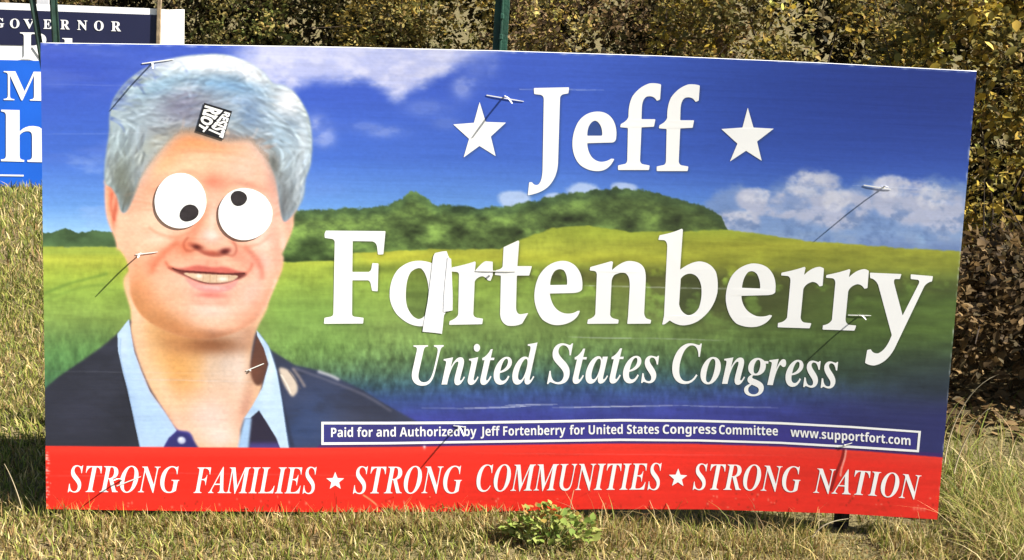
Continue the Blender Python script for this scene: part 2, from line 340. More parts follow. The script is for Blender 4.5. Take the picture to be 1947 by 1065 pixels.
def paint_figure():
    Z2 = lambda p: [(180+x/2.598, 90+y/2.598) for x, y in p]
    Z3 = lambda p: [(180+x/2.42, 420+y/2.42) for x, y in p]
    # ---- jacket
    jl = [(250, 606), (226, 632), (190, 662), (150, 690), (112, 716), (70, 752), (70, 852), (300, 852), (300, 700)]
    fill(jl, col(46, 48, 60), 1.2, 1, False)
    jr = [(486, 628), (512, 664), (560, 694), (604, 704), (640, 718), (690, 742), (735, 770), (800, 806), (800, 856), (440, 856), (440, 700)]
    fill(jr, col(54, 60, 84), 1.2, 1, False)
    cj = np.maximum(full(jl, 1, False), full(jr, 1, False))
    blob(600, 800, 60, 70, col(58, 78, 126), .75, 0, cj); blob(690, 800, 70, 26, col(66, 70, 92), .6, 15, cj)
    blob(560, 830, 40, 40, col(52, 72, 116), .6, 0, cj); blob(150, 790, 70, 50, col(54, 56, 74), .5, 0, cj)
    blob(230, 800, 30, 60, col(36, 38, 48), .5, 0, cj)
    jn = fbm(90, 40, 61, 5)
    mix(cj*(.32*np.abs(jn-.5)*2), col(90, 96, 124)); mix(cj*ss(.55, .3, jn)*.3, col(32, 34, 44))
    line([(560, 700), (620, 722), (690, 750), (744, 782)], 3.5, col(132, 130, 148), .55, 1.6)
    line([(604, 706), (628, 714), (645, 722)], 5, col(226, 226, 232), .8, 1.2)
    line([(236, 640), (232, 690), (248, 770), (268, 850)], 5, col(30, 31, 40), .6, 1.6)
    line([(520, 700), (536, 770), (556, 850)], 8, col(38, 42, 62), .55, 2)
    # ---- shirt behind the neck
    fill(Z3([(300, 1060), (375, 960), (430, 975), (500, 1060)]), col(70, 62, 150), 1, 1, False)
    fill(Z3([(690, 890), (760, 860), (900, 1060), (640, 1060)]), col(46, 42, 62), 1, 1, False)
    fill(Z3([(712, 1022), (850, 1022), (880, 1060), (700, 1060)]), col(86, 76, 160), 3, .7, False)
    # ---- neck and chest
    neck = Z3([(150, 240), (168, 420), (168, 520), (200, 640), (250, 760), (310, 860), (375, 955), (440, 975), (490, 1060), (655, 1060), (672, 960), (692, 905), (735, 850), (770, 760), (755, 700), (722, 690), (722, 600), (745, 500), (800, 380), (780, 240), (460, 200)])
    cn = full(neck, 1.2)
    fill(neck, col(238, 196, 160), 1.2)
    fill(Z3([(748, 525), (728, 600), (716, 690), (738, 752), (772, 745), (798, 650), (775, 570)]), col(96, 62, 52), 1.6)
    blob(*Z3([(735, 690)])[0], 12, 20, col(120, 74, 58), .6)
    cn = np.minimum(cn, 1-full(Z3([(748, 525), (728, 600), (716, 690), (738, 752), (772, 745), (798, 650), (775, 570)]), 2))
    blob(300, 640, 34, 70, col(242, 202, 148), .8, -18, cn); blob(345, 700, 36, 64, col(228, 172, 104), .85, -14, cn)
    blob(372, 672, 20, 50, col(226, 178, 120), .7, 0, cn)
    blob(432, 690, 40, 60, col(220, 202, 190), .9, 0, cn); blob(405, 700, 16, 50, col(216, 192, 170), .55, 0, cn)
    blob(455, 700, 16, 60, col(236, 218, 208), .7, 0, cn)
    blob(400, 790, 60, 44, col(246, 216, 208), .9, 0, cn); blob(420, 830, 36, 24, col(248, 224, 218), .8, 0, cn)
    blob(312, 745, 14, 46, col(252, 212, 178), .8, -30, cn); blob(340, 800, 14, 30, col(250, 206, 186), .7, -30, cn)
    blob(468, 770, 12, 40, col(206, 150, 132), .6, 14, cn)
    blob(262, 600, 16, 60, col(250, 214, 190), .6, -6, cn)
    line([(300, 724), (370, 720), (440, 726), (475, 722)], 2, col(206, 176, 150), .35, 1.2, cn)
    # ---- collar
    cl = Z3([(158, 452), (105, 520), (108, 600), (128, 690), (152, 780), (182, 920), (212, 1062), (305, 1062), (340, 1000), (378, 966), (330, 890), (255, 785), (215, 690), (182, 600), (168, 520)])
    fill(cl, col(184, 212, 244), .9, 1, False); cc = full(cl, 1, False)
    blob(236, 650, 10, 40, col(206, 226, 250), .6, 0, cc); blob(290, 800, 24, 40, col(172, 204, 242), .6, -30, cc); blob(252, 770, 12, 60, col(160, 190, 232), .5, -14, cc)
    line(Z3([(172, 520), (200, 640), (255, 780), (330, 885), (380, 962)]), 3, col(196, 150, 150), .5, 1.2)
    line(Z3([(120, 540), (118, 620), (150, 760), (190, 940), (212, 1050)]), 2.5, col(146, 176, 220), .5, 1.0)
    fill(Z3([(310, 1062), (345, 1002), (378, 968), (430, 980), (490, 1062)]), col(50, 50, 112), 1.2, .95, False)
    blob(*Z3([(400, 1010)])[0], 8, 7, col(206, 214, 240), .95, 0, None, 3)
    blob(*Z3([(396, 1003)])[0], 4, 3, col(244, 246, 255), .8)
    cr = Z3([(745, 502), (800, 575), (838, 690), (862, 830), (880, 960), (896, 1062), (860, 1062), (836, 1000), (790, 925), (756, 872), (715, 908), (688, 908), (722, 858), (770, 770), (800, 660), (778, 585), (748, 530)])
    fill(cr, col(194, 220, 246), .9, 1, False); cc2 = full(cr, 1, False)
    blob(516, 700, 9, 50, col(216, 234, 252), .8, 8, cc2); blob(505, 660, 6, 24, col(168, 196, 230), .5, 0, cc2); blob(480, 780, 14, 10, col(168, 200, 238), .7, 0, cc2)
    line(Z3([(755, 515), (806, 590), (840, 700), (862, 830), (896, 1050)]), 2.5, col(120, 150, 190), .45, 1)
    fill(Z3([(690, 906), (722, 906), (712, 1000), (706, 1062), (655, 1062), (672, 980)]), col(166, 200, 240), 1.2, 1, False)
    # ---- head
    face = Z2([(100, 560), (62, 640), (50, 680), (52, 760), (62, 840), (84, 905), (104, 960), (112, 1010)])[1:]+Z3([(110, 130), (150, 190), (160, 280), (170, 350), (215, 430), (300, 490), (400, 530), (520, 545), (640, 515), (740, 460), (790, 385), (835, 290), (862, 225), (868, 170), (862, 150), (890, 90), (915, 20)])+Z2([(985, 830), (1000, 770), (960, 560), (800, 400), (500, 330), (240, 420)])
    cf = full(face, 1.3)
    fill(face, col(246, 196, 168), 1.3)
    # chin underside
    blob(330, 612, 60, 28, col(208, 150, 104), .85, 22, cf); blob(410, 642, 54, 15, col(160, 108, 80), .9, 2, cf); blob(395, 655, 60, 12, col(170, 120, 88), .6, 0, cn)
    blob(272, 560, 16, 50, col(234, 170, 128), .6, -18, cf)
    # planes of the face
    blob(400, 268, 80, 34, col(244, 158, 92), .85, 6, cf); blob(330, 285, 40, 26, col(240, 156, 100), .8, -28, cf)
    blob(400, 305, 90, 26, col(253, 206, 178), .85, 4, cf); blob(470, 315, 40, 46, col(252, 206, 188), .8, 20, cf)
    blob(350, 320, 40, 18, col(255, 220, 186), .6, -10, cf); blob(310, 312, 26, 16, col(252, 196, 150), .6, -30, cf)
    blob(285, 420, 40, 50, col(253, 208, 182), .85, 0, cf); blob(262, 380, 24, 34, col(250, 196, 168), .7, 0, cf)
    blob(500, 440, 34, 40, col(252, 204, 190), .8, 0, cf); blob(515, 380, 24, 50, col(250, 200, 186), .7, 0, cf)
    blob(290, 470, 36, 22, col(252, 190, 160), .7, -20, cf); blob(500, 500, 24, 24, col(250, 200, 190), .7, 0, cf)
    blob(408, 348, 26, 16, col(234, 140, 112), .7, 0, cf); blob(405, 395, 17, 40, col(252, 192, 170), .75, 6, cf)
    blob(372, 420, 12, 34, col(238, 156, 128), .55, 20, cf); blob(436, 440, 10, 26, col(240, 166, 146), .5, -20, cf)
    blob(330, 355, 34, 8, col(226, 148, 112), .5, -14, cf); blob(480, 352, 30, 7, col(228, 156, 130), .5, 16, cf)
    blob(402, 452, 26, 15, col(252, 188, 172), .9, 4, cf); blob(400, 444, 12, 9, col(255, 220, 210), .7, 0, cf)
    blob(350, 470, 16, 13, col(222, 130, 98), .6, 20, cf); blob(452, 482, 14, 12, col(222, 138, 118), .5, -20, cf)
    blob(374, 468, 13, 5, col(138, 64, 50), .9, 14, cf); blob(428, 477, 11, 5.5, col(126, 52, 52), .95, -8, cf)
    blob(402, 481, 20, 6, col(182, 92, 72), .85, 6, cf)
    blob(398, 500, 32, 10, col(238, 168, 146), .6, 4, cf)
    line(Z3([(430, 100), (470, 122), (520, 150), (570, 152), (622, 132)]), 4, col(176, 84, 68), .6, 1.6, cf)
    # smile lines
    line(Z3([(385, 95), (330, 140), (280, 190), (262, 240)]), 10, col(208, 112, 80), .75, 3.5, cf)
    line(Z3([(690, 120), (735, 165), (765, 215), (770, 270)]), 9, col(206, 122, 100), .75, 3.5, cf)
    line(Z3([(265, 160), (250, 200), (252, 250)]), 6, col(226, 140, 104), .5, 3, cf)
    line([(225, 388), (250, 384), (290, 388)], 3, col(228, 150, 118), .55, 1.4, cf)
    line([(232, 402), (262, 396), (294, 400)], 2.4, col(230, 156, 126), .45, 1.4, cf)
    line([(268, 436), (310, 452), (348, 452)], 5, col(236, 160, 128), .5, 2.6, cf)
    # mouth
    blob(395, 545, 70, 30, col(250, 196, 184), .7, 4, cf)
    fill(Z3([(334, 212), (396, 218), (470, 205), (540, 213), (600, 212), (660, 230), (702, 242), (650, 262), (540, 258), (430, 250)]), col(210, 108, 98), 1.8, .9)
    fill(Z3([(336, 214), (420, 232), (520, 238), (600, 243), (698, 242), (668, 266), (600, 288), (530, 292), (470, 280), (410, 252)]), col(110, 50, 46), 1.2)
    teeth = Z3([(412, 240), (500, 244), (570, 248), (656, 252), (640, 272), (590, 284), (530, 285), (480, 275), (438, 258)])
    fill(teeth, col(224, 196, 168), 1.1); ct = full(teeth, 1)
    for q in (470, 500, 532, 562, 594, 618): line(Z3([(q, 240), (q-2, 286)]), 1.6, col(196, 150, 120), .5, .8, ct)
    blob(*Z3([(480, 254)])[0], 6, 4, col(255, 250, 240), .9, 0, ct); blob(*Z3([(590, 268)])[0], 9, 4, col(255, 250, 240), .9, 0, ct)
    fill(Z3([(418, 262), (480, 286), (540, 298), (610, 292), (660, 270), (640, 306), (590, 328), (520, 330), (455, 308)]), col(244, 166, 160), 1.8)
    blob(405, 547, 24, 4, col(255, 206, 202), .7, 4, cf)
    blob(400, 562, 32, 6, col(218, 124, 114), .75, 2, cf)
    blob(400, 592, 50, 20, col(255, 214, 202), .85, 4, cf); blob(395, 612, 40, 12, col(250, 204, 180), .6, 0, cf)
    blob(480, 560, 24, 40, col(250, 206, 196), .7, 24, cf); blob(330, 565, 34, 36, col(250, 196, 166), .6, -20, cf)
    blob(455, 610, 30, 14, col(232, 178, 150), .6, -30, cf)
    line(Z3([(840, 270), (800, 360), (760, 430)]), 6, col(255, 226, 210), .6, 2.5, cf)
    blob(350, 470, 30, 20, col(232, 140, 108), .5, 0, cf); blob(300, 492, 40, 22, col(236, 150, 118), .55, -24, cf); blob(470, 498, 26, 18, col(232, 150, 130), .5, 20, cf)
    blob(262, 520, 12, 40, col(236, 170, 136), .6, -8, cf); blob(275, 360, 26, 16, col(236, 160, 126), .5, -20, cf); blob(520, 350, 16, 34, col(228, 160, 138), .6, 0, cf)
    blob(410, 345, 16, 12, col(222, 118, 92), .2, 0, cf); blob(525, 470, 12, 50, col(232, 168, 148), .55, -10, cf)
    blob(282, 606, 38, 44, col(216, 158, 108), .85, -20, cf); blob(330, 632, 44, 16, col(206, 146, 102), .75, 18, cf); blob(272, 550, 22, 44, col(236, 172, 130), .7, -10, cf); blob(482, 592, 16, 34, col(226, 166, 140), .6, 24, cf)
    blob(398, 655, 74, 19, col(146, 96, 66), .88, 2, cn*(1-cf)); blob(330, 640, 50, 26, col(206, 148, 96), .7, 24, cn*(1-cf)); blob(470, 630, 24, 26, col(190, 140, 116), .6, 0, cn*(1-cf))
    # ears
    blob(207, 390, 9, 44, col(252, 170, 138), .9, 6, cf); blob(219, 400, 5, 34, col(206, 98, 72), .75, 8, cf); blob(212, 360, 9, 18, col(238, 138, 106), .8, 0, cf)
    blob(228, 440, 7, 30, col(255, 206, 178), .7, 8, cf)
    blob(546, 420, 7, 30, col(252, 176, 156), .8, -12, cf); blob(540, 470, 5, 30, col(255, 214, 198), .8, -8, cf); blob(549, 395, 6, 14, col(206, 128, 106), .6, 0, cf)
    # finer modelling of the features
    line([(394, 392), (378, 428), (362, 458)], 10, col(212, 128, 94), .5, 4, cf); line([(424, 400), (438, 436), (446, 462)], 7, col(226, 150, 126), .45, 3.5, cf)
    line([(358, 450), (349, 464), (356, 477), (374, 474)], 3.4, col(176, 88, 64), .75, 1.3, cf); line([(442, 458), (450, 472), (444, 486), (428, 483)], 3.2, col(168, 84, 68), .75, 1.3, cf)
    line([(374, 474), (390, 482), (404, 486), (418, 486), (430, 482)], 3.4, col(150, 70, 56), .7, 1.4, cf)
    blob(374, 470, 9, 4, col(96, 40, 34), .85, 14, cf); blob(427, 479, 8, 4, col(92, 38, 38), .9, -8, cf)
    blob(402, 448, 11, 8, col(255, 232, 222), .8, 0, cf); blob(404, 420, 6, 22, col(255, 222, 206), .6, 4, cf)
    line([(396, 494), (394, 506)], 5, col(222, 142, 120), .5, 2, cf); line([(410, 494), (412, 506)], 5, col(226, 148, 126), .5, 2, cf)
    blob(300, 452, 26, 14, col(255, 226, 204), .7, -16, cf); blob(500, 462, 18, 14, col(255, 222, 208), .65, 20, cf)
    line([(282, 432), (306, 446), (340, 450), (372, 436)], 4, col(222, 142, 112), .55, 2.2, cf); line([(432, 456), (462, 470), (496, 462), (514, 446)], 4, col(222, 146, 122), .5, 2.2, cf)
    for q in range(4): line([(228+2*q, 372+13*q), (252, 372+9*q+q), (288, 380+6*q)], 2.2, col(214, 136, 104), .45, 1.2, cf, True)
    for q in range(3): line([(540-2*q, 372+14*q), (528, 384+12*q), (516, 392+10*q)], 2.2, col(210, 138, 114), .45, 1.2, cf, True)
    line([(318, 296), (370, 288), (440, 292), (492, 306)], 2.6, col(234, 160, 124), .5, 1.8, cf, True); line([(322, 312), (380, 303), (440, 307), (486, 320)], 2.4, col(236, 166, 132), .45, 1.8, cf, True)
    line([(322, 338), (352, 326), (384, 332)], 6, col(176, 128, 100), .4, 2.6, cf, True); line([(430, 350), (462, 350), (500, 364)], 6, col(170, 126, 106), .4, 2.6, cf, True)
    line([(330, 512), (320, 506), (314, 496)], 5, col(206, 116, 88), .7, 2, cf); line([(466, 520), (476, 512), (480, 500)], 5, col(204, 120, 98), .65, 2, cf)
    line([(327, 510), (345, 515), (390, 518), (430, 521), (466, 520)], 2.4, col(88, 36, 34), .8, .9, cf)
    line([(362, 572), (400, 578), (440, 574)], 5, col(226, 146, 126), .5, 2.6, cf)
    line([(205, 362), (202, 390), (210, 425), (218, 446)], 3, col(255, 208, 182), .7, 1.4, cf); line([(214, 366), (211, 392), (218, 420)], 4, col(196, 92, 66), .6, 1.6, cf)
    line([(256, 570), (290, 604), (340, 630), (396, 642), (446, 632), (486, 604)], 9, col(186, 128, 92), .5, 4, cf)
    line([(252, 540), (262, 572), (292, 606), (340, 632), (392, 644)], 26, col(204, 144, 98), .6, 9, cf); blob(262, 590, 22, 40, col(206, 146, 98), .75, -24, cf); blob(296, 622, 34, 20, col(206, 148, 100), .7, 24, cf)
    line([(516, 548), (502, 580), (478, 612), (440, 636)], 12, col(214, 152, 124), .5, 5, cf)
    skin = np.clip(cf+cn, 0, 1); pore = fbm(6, 5, 81, 3, .7)-.5; big = fbm(44, 40, 82, 3)-.5
    canvas[:] = canvas*(1-skin[..., None])+np.clip(canvas, 0, 1)**(1.16+.5*big[..., None]*.5)*np.clip(1+.10*pore, .8, 1.2)[..., None]*skin[..., None]
    # ---- hair
    hair = Z2([(52, 668), (52, 560), (72, 420), (76, 320), (104, 238), (180, 150), (290, 85), (400, 54), (520, 38), (640, 38), (740, 68), (830, 120), (880, 178), (935, 190), (990, 228), (1038, 300), (1064, 370), (1074, 480), (1066, 580), (1042, 650), (1030, 740), (990, 812), (938, 862), (918, 800), (905, 710), (884, 620), (850, 545), (806, 492), (760, 452), (640, 462), (560, 440), (470, 412), (400, 432), (330, 500), (270, 575), (228, 645), (198, 720), (160, 806), (132, 812), (112, 742), (84, 694)])
    wr = np.exp(-(((GX-398)/150)**2+((GY-310)/118)**2)**2)
    ch = full(hair, 2.4)*(1-wr)+full(hair, 11)*wr
    mix(ch, col(152, 172, 186))
    H = lambda x, y, rx, ry, c, a, ang=0: blob(180+x/2.598, 90+y/2.598, rx/2.598, ry/2.598, c, a, ang, ch)
    H(560, 90, 260, 55, col(236, 240, 248), .95); H(760, 130, 110, 50, col(232, 236, 246), .9, 28); H(380, 100, 120, 40, col(206, 222, 238), .8, -14)
    H(640, 190, 190, 60, col(132, 178, 220), .9, 8); H(300, 200, 150, 60, col(150, 188, 216), .85, -20); H(720, 260, 130, 60, col(134, 166, 208), .85, 18)
    H(420, 270, 110, 60, col(130, 128, 160), .85, -10); H(430, 350, 110, 45, col(122, 118, 140), .8, -6); H(540, 330, 60, 60, col(116, 112, 138), .6)
    H(200, 340, 90, 90, col(166, 190, 208), .85); H(300, 400, 90, 60, col(158, 168, 178), .8, -24); H(130, 470, 60, 90, col(158, 182, 186), .8)
    H(240, 520, 80, 60, col(176, 184, 172), .75, -30); H(130, 620, 60, 90, col(128, 138, 124), .85); H(170, 720, 40, 80, col(118, 120, 108), .85, 8); H(90, 600, 24, 90, col(176, 188, 186), .6)
    H(320, 460, 60, 36, col(178, 168, 142), .7, -34); H(460, 420, 110, 24, col(160, 126, 96), .75, 2); H(660, 440, 110, 24, col(128, 104, 96), .75, 8)
    H(760, 350, 60, 60, col(120, 150, 190), .8); H(950, 270, 60, 70, col(236, 240, 248), .95); H(880, 260, 50, 60, col(210, 226, 238), .8)
    H(1000, 420, 60, 110, col(196, 216, 232), .9); H(900, 420, 60, 90, col(150, 184, 212), .85, -20); H(960, 370, 30, 50, col(130, 156, 186), .7, -20)
    H(960, 560, 60, 80, col(180, 202, 216), .8); H(880, 560, 34, 60, col(118, 116, 104), .85, -20); H(960, 700, 50, 100, col(132, 142, 146), .85); H(930, 780, 26, 70, col(112, 112, 116), .8); H(1010, 640, 22, 80, col(214, 226, 236), .8)
    H(830, 330, 30, 40, col(176, 206, 228), .7)
    P = []; C = []
    r = np.random.default_rng(5)
    def flow(x, y):            # combing direction of the hair, in the same units
        if x > 800: return math.atan2(1.0, .55+.0035*(900-y) if y < 500 else -.25)
        if x < 260 and y > 380: return math.atan2(1.0, -.28)
        return math.atan2(.32*math.sin(x/110.)-.42*(520-x)/520, 1.0)
    pal = [col(236, 240, 248), col(208, 222, 236), col(176, 202, 224), col(118, 146, 182), col(98, 104, 128), col(140, 140, 150), col(196, 206, 206), col(86, 92, 104)]
    for i in range(2300):
        x = r.uniform(50, 1075); y = r.uniform(40, 860); L = r.uniform(40, 150)
        a = flow(x, y)+r.normal(0, .17); k = r.normal(0, .006); t = np.arange(0, L, 1.2)
        th = a+k*t
        q = np.stack([x+np.cumsum(np.cos(th))*1.2, y+np.cumsum(np.sin(th))*1.2], 1)
        P.append(np.stack([180+q[:, 0]/2.598, 90+q[:, 1]/2.598], 1))
        iy = min(CH-1, max(0, int((90+y/2.598-CY0)*SC))); ix = min(CW-1, max(0, int((180+x/2.598-CX0)*SC)))
        base = canvas[iy, ix]
        C.append(np.clip(base*(.70+.58*r.random())+(pal[r.integers(len(pal))]-base)*.16, 0, 1))
    strands(P, C, .7, ch*full(hair, 2.0), 1.25)
    for k in range(46):
        x = r.uniform(230, 820); y = r.uniform(130, 400); L = r.uniform(70, 170); w0 = r.uniform(0, 6)
        pts = [(180+(x+t*L)/2.598, 90+(y+(x-480)*.0+16*math.sin(w0+t*3)+(x+t*L-480)**2/2600.-(x-480)**2/2600.)/2.598) for t in (0, .33, .66, 1)]
        line(pts, r.uniform(1.6, 4.2), (col(92, 104, 140), col(206, 226, 242), col(110, 146, 186), col(232, 238, 246))[k % 4], r.uniform(.2, .42), 1.4, ch, True)
    H(560, 84, 240, 40, col(240, 243, 250), .6); H(770, 130, 90, 36, col(236, 240, 248), .55, 28); H(940, 262, 50, 60, col(238, 242, 250), .6)
    crisp(ch, 6, .35); crisp(ch, 2.5, .35)
    lum = canvas.mean(2, keepdims=True)*col(250, 255, 262)
    m_ = (ch*.26)[..., None]; canvas[:] = canvas*(1-m_)+np.clip(lum, 0, 1)*m_
    # hairline softened into the brow, stray hair over the ear
    H(130, 650, 46, 110, col(104, 108, 92), .5); H(170, 740, 30, 60, col(92, 92, 80), .5, 8); H(890, 590, 30, 70, col(92, 90, 82), .55, -18); H(945, 760, 30, 80, col(96, 98, 100), .5)
    H(420, 300, 110, 56, col(112, 108, 136), .42, -8); H(650, 190, 150, 36, col(108, 164, 214), .4, 8); H(330, 190, 120, 30, col(126, 172, 208), .35, -22); H(770, 330, 60, 50, col(96, 130, 178), .4, 20)
    H(560, 62, 260, 26, col(246, 248, 252), .6); H(960, 260, 44, 60, col(244, 246, 252), .5); H(1030, 480, 24, 110, col(226, 236, 244), .5); H(120, 420, 30, 90, col(186, 204, 214), .4)
    P = []; C = []
    for i in range(420):
        t = r.random()
        hl = catmull(Z2([(860, 560), (800, 490), (760, 455), (640, 462), (560, 442), (470, 414), (400, 434), (330, 502), (270, 577), (228, 647), (198, 722)]), 10, False)
        p = hl[int(t*(len(hl)-1))]; a = math.pi*.5+r.normal(.0, .5)+(.6 if t > .55 else -.2); L = r.uniform(4, 13); s = np.arange(0, L, .6)
        P.append(np.stack([p[0]+np.cos(a)*(s-L*.6), p[1]+np.sin(a)*(s-L*.6)], 1))
        C.append(col(150, 118, 92)*(.75+.5*r.random()) if t < .62 else col(150, 142, 120)*(.8+.4*r.random()))
    strands(P, C, .26)

def paint_bands():
    # red band along the foot, worn; print flaws, creases
    top = np.interp(GX[0], [60, 85, 240, 500, 600, 740, 890, 1020, 1180, 1320, 1484, 1640, 1790, 1876], [847.5, 848, 849.5, 851.5, 851.5, 850, 847.5, 845, 843, 844, 849, 857.5, 869.5, 876])
    m = ss(-1.0, 1.0, GY-top[None])
    red = ramp(GX, [(80, (240, 44, 32)), (900, (242, 48, 36)), (1800, (238, 48, 36))])
    n = fbm(180, 12, 71, 4); n2 = fbm(16, 10, 72, 3)
    red = red*(1+.10*(n-.5))[..., None]
    mix(m, np.clip(red, 0, 1))
    mix(m*ss(26, 6, GY-top[None])*.12, col(255, 130, 110))
    mix(m*ss(.6, .8, n2)*ss(934, 966, GY)*.25, col(178, 44, 24))
    r = np.random.default_rng(4)
    for i in range(120):        # specks of dirt and chipped print
        x = r.uniform(84, 1790); y = 965-abs(r.normal(0, 14)); 
        blob(x, y, r.uniform(.8, 2.2), r.uniform(.8, 3), col(150, 40, 24) if r.random() < .7 else col(250, 170, 140), .7)
    for i in range(34): blob(86+abs(r.normal(0, 4)), r.uniform(856, 966), r.uniform(1, 4), r.uniform(.8, 1.6), col(252, 210, 200), .75)
    for x0, x1, y0, y1, a in ((880, 1010, 776, 772, .75), (960, 1060, 771, 769, .75), (1050, 1290, 775, 771, .7), (1290, 1480, 771, 775, .45), (800, 900, 776, 778, .3), (1110, 1390, 543, 550, .45), (1080, 1220, 641, 643, .4), (1220, 1380, 643, 648, .3), (985, 1150, 170, 172, .4), (1620, 1830, 352, 364, .4), (85, 470, 160, 166, .12), (80, 300, 255, 252, .14), (250, 480, 721, 726, .25), (86, 470, 706, 712, .1), (1330, 1480, 548, 552, .3), (120, 700, 897, 905, .1), (90, 300, 905, 906, .14), (900, 1500, 862, 866, .12)):
        line([(x0, y0), ((x0+x1)/2, (y0+y1)/2+r.uniform(-1, 1)), (x1, y1)], 2.0, col(226, 230, 244), a, .7, None, True)
    # torn print on the shoulder and the split in the red band
    fill([(531, 700), (548, 704), (562, 722), (566, 742), (556, 754), (546, 742), (536, 722)], col(226, 208, 190), 1.4, .95)
    line([(556, 700), (568, 716), (580, 736)], 4, col(186, 168, 160), .8, 1.2); line([(548, 704), (562, 724), (572, 740)], 2.4, col(90, 84, 92), .6, 1)
    line([(534, 712), (545, 730), (553, 748)], 3, col(240, 232, 220), .8, 1)
    line([(1606, 848), (1601, 872), (1590, 900), (1579, 934)], 5.5, col(140, 24, 22), .95, .9)
    line([(1609, 846), (1607, 868), (1600, 892), (1598, 906)], 3.2, col(255, 176, 160), .9, .8)
    line([(640, 944), (640, 962), (644, 974)], 1.8, col(150, 36, 22), .8, .7); line([(636, 934), (637, 950)], 1.5, col(150, 36, 22), .6, .7)
    line([(690, 941), (704, 950), (716, 960)], 3, col(255, 178, 122), .8, .8)
    blob(807, 848, 2.6, 5, col(250, 240, 246), .95)
    for k, ch in enumerate((0, 1, 2, 3)): blob(1738+k*6.5, 967+k*.6, 2.5, 3.4, col(255, 150, 130), .7)
    # navy ground of the imprint box
    box = [(611, 802), (900, 801), (1180, 797), (1330, 798), (1484, 803), (1620, 810), (1750, 820), (1746, 859), (1620, 851), (1484, 843), (1330, 838), (1180, 837), (900, 842), (611, 845)]
    fill(box, col(62, 56, 142), 1, .72, False)
    under = [(611, 845), (900, 842), (1180, 837), (1330, 838), (1484, 843), (1620, 851), (1746, 859), (1790, 862), (1790, 869), (1640, 857), (1484, 849), (1320, 844), (1180, 843), (890, 847), (600, 851)]
    fill(under, col(72, 40, 110), 1, .8, False)
    # paper pasted over the print shows worn white edges of the sheet
    for i in range(70):
        x = r.uniform(80, 1850); blob(x, np.interp(x, [77, 345, 945, 1400, 1857], [83, 87, 98, 112, 137])+1, r.uniform(2, 12), r.uniform(.7, 1.6), col(226, 230, 244), .4)
    for i in range(30):
        t = r.random(); blob(1856-74*t, 138+848*t, r.uniform(.8, 2), r.uniform(2, 9), col(220, 222, 226), .55)
def crisp(m, s, k):
    for c in range(3): canvas[..., c] = np.clip(canvas[..., c]+m*k*(canvas[..., c]-blur(canvas[..., c], s)), 0, 1)
def paint_grain():
    g = fbm(7, 5, 91, 3, .7)-.5; h = fbm(120, 9, 92, 3)-.5
    canvas[:] = np.clip(canvas*(1+.075*g+.05*h)[..., None], 0, 1)
def letter_shade(paths, dx, dy, a):
    for P in paths:
        w, m = mask(np.array(P)+[dx, dy], 2.2, False); comp(w, m, col(30, 40, 30), a)
# ---------------------------------------------------------------- ground
def gz(x, y):
    x = np.asarray(x, float); y = np.asarray(y, float)
    t = np.clip((x-.9)/1.2, 0, 1); t = t*t*(3-2*t)
    return -.035*t*np.exp(-((y+.1)/1.6)**2)+.010*np.sin(1.7*x+.6)*np.sin(1.3*y)+.006*np.sin(5.1*x+2)*np.cos(4.3*y)
def build_ground():
    def axis(a, b, lo, hi, step, far):
        near = np.arange(lo, hi+1e-6, step); out = np.geomspace(step, far, 26)
        return np.concatenate([lo-np.cumsum(out)[::-1], near, hi+np.cumsum(out)])
    xs = axis(0, 0, -5, 6, .1, 40); ys = axis(0, 0, -2, 7, .1, 40)
    X, Y = np.meshgrid(xs, ys); fade = np.exp(-((X-1)/14)**2-((Y-2)/14)**2)
    V = np.stack([X, Y, gz(X, Y)*fade], -1).reshape(-1, 3); nx, ny = len(xs), len(ys)
    i = np.arange(nx*ny).reshape(ny, nx)
    F = np.stack([i[:-1, :-1], i[:-1, 1:], i[1:, 1:], i[1:, :-1]], -1).reshape(-1, 4)
    m, nt, b = new_mat('thatch_and_soil')
    tc = nt.nodes.new('ShaderNodeTexCoord'); n1 = nt.nodes.new('ShaderNodeTexNoise'); n1.inputs['Scale'].default_value = 2.2; n1.inputs['Detail'].default_value = 8
    n2 = nt.nodes.new('ShaderNodeTexNoise'); n2.inputs['Scale'].default_value = 60; n2.inputs['Detail'].default_value = 8
    nt.links.new(tc.outputs['Object'], n1.inputs['Vector']); nt.links.new(tc.outputs['Object'], n2.inputs['Vector'])
    r1 = nt.nodes.new('ShaderNodeValToRGB'); e = r1.color_ramp.elements; e[0].position = .32; e[0].color = (.050, .036, .020, 1); e[1].position = .66; e[1].color = (.22, .17, .085, 1)
    r2 = nt.nodes.new('ShaderNodeValToRGB'); e = r2.color_ramp.elements; e[0].position = .35; e[0].color = (.10, .11, .035, 1); e[1].position = .65; e[1].color = (.20, .155, .080, 1)
    mx = nt.nodes.new('ShaderNodeMix'); mx.data_type = 'RGBA'; mx.inputs['Factor'].default_value = .5
    nt.links.new(n2.outputs['Fac'], r1.inputs['Fac']); nt.links.new(n1.outputs['Fac'], r2.inputs['Fac'])
    nt.links.new(r1.outputs['Color'], mx.inputs['A']); nt.links.new(r2.outputs['Color'], mx.inputs['B']); nt.links.new(mx.outputs['Result'], b.inputs['Base Color'])
    b.inputs['Roughness'].default_value = .95; b.inputs['Specular IOR Level'].default_value = .1
    bp = nt.nodes.new('ShaderNodeBump'); bp.inputs['Strength'].default_value = .8; bp.inputs['Distance'].default_value = .02
    nt.links.new(n2.outputs['Fac'], bp.inputs['Height']); nt.links.new(bp.outputs['Normal'], b.inputs['Normal'])
    g = link_mesh('ground', np_mesh('ground', V, F, None, True), m); tag(g, kind='structure')
build_ground()

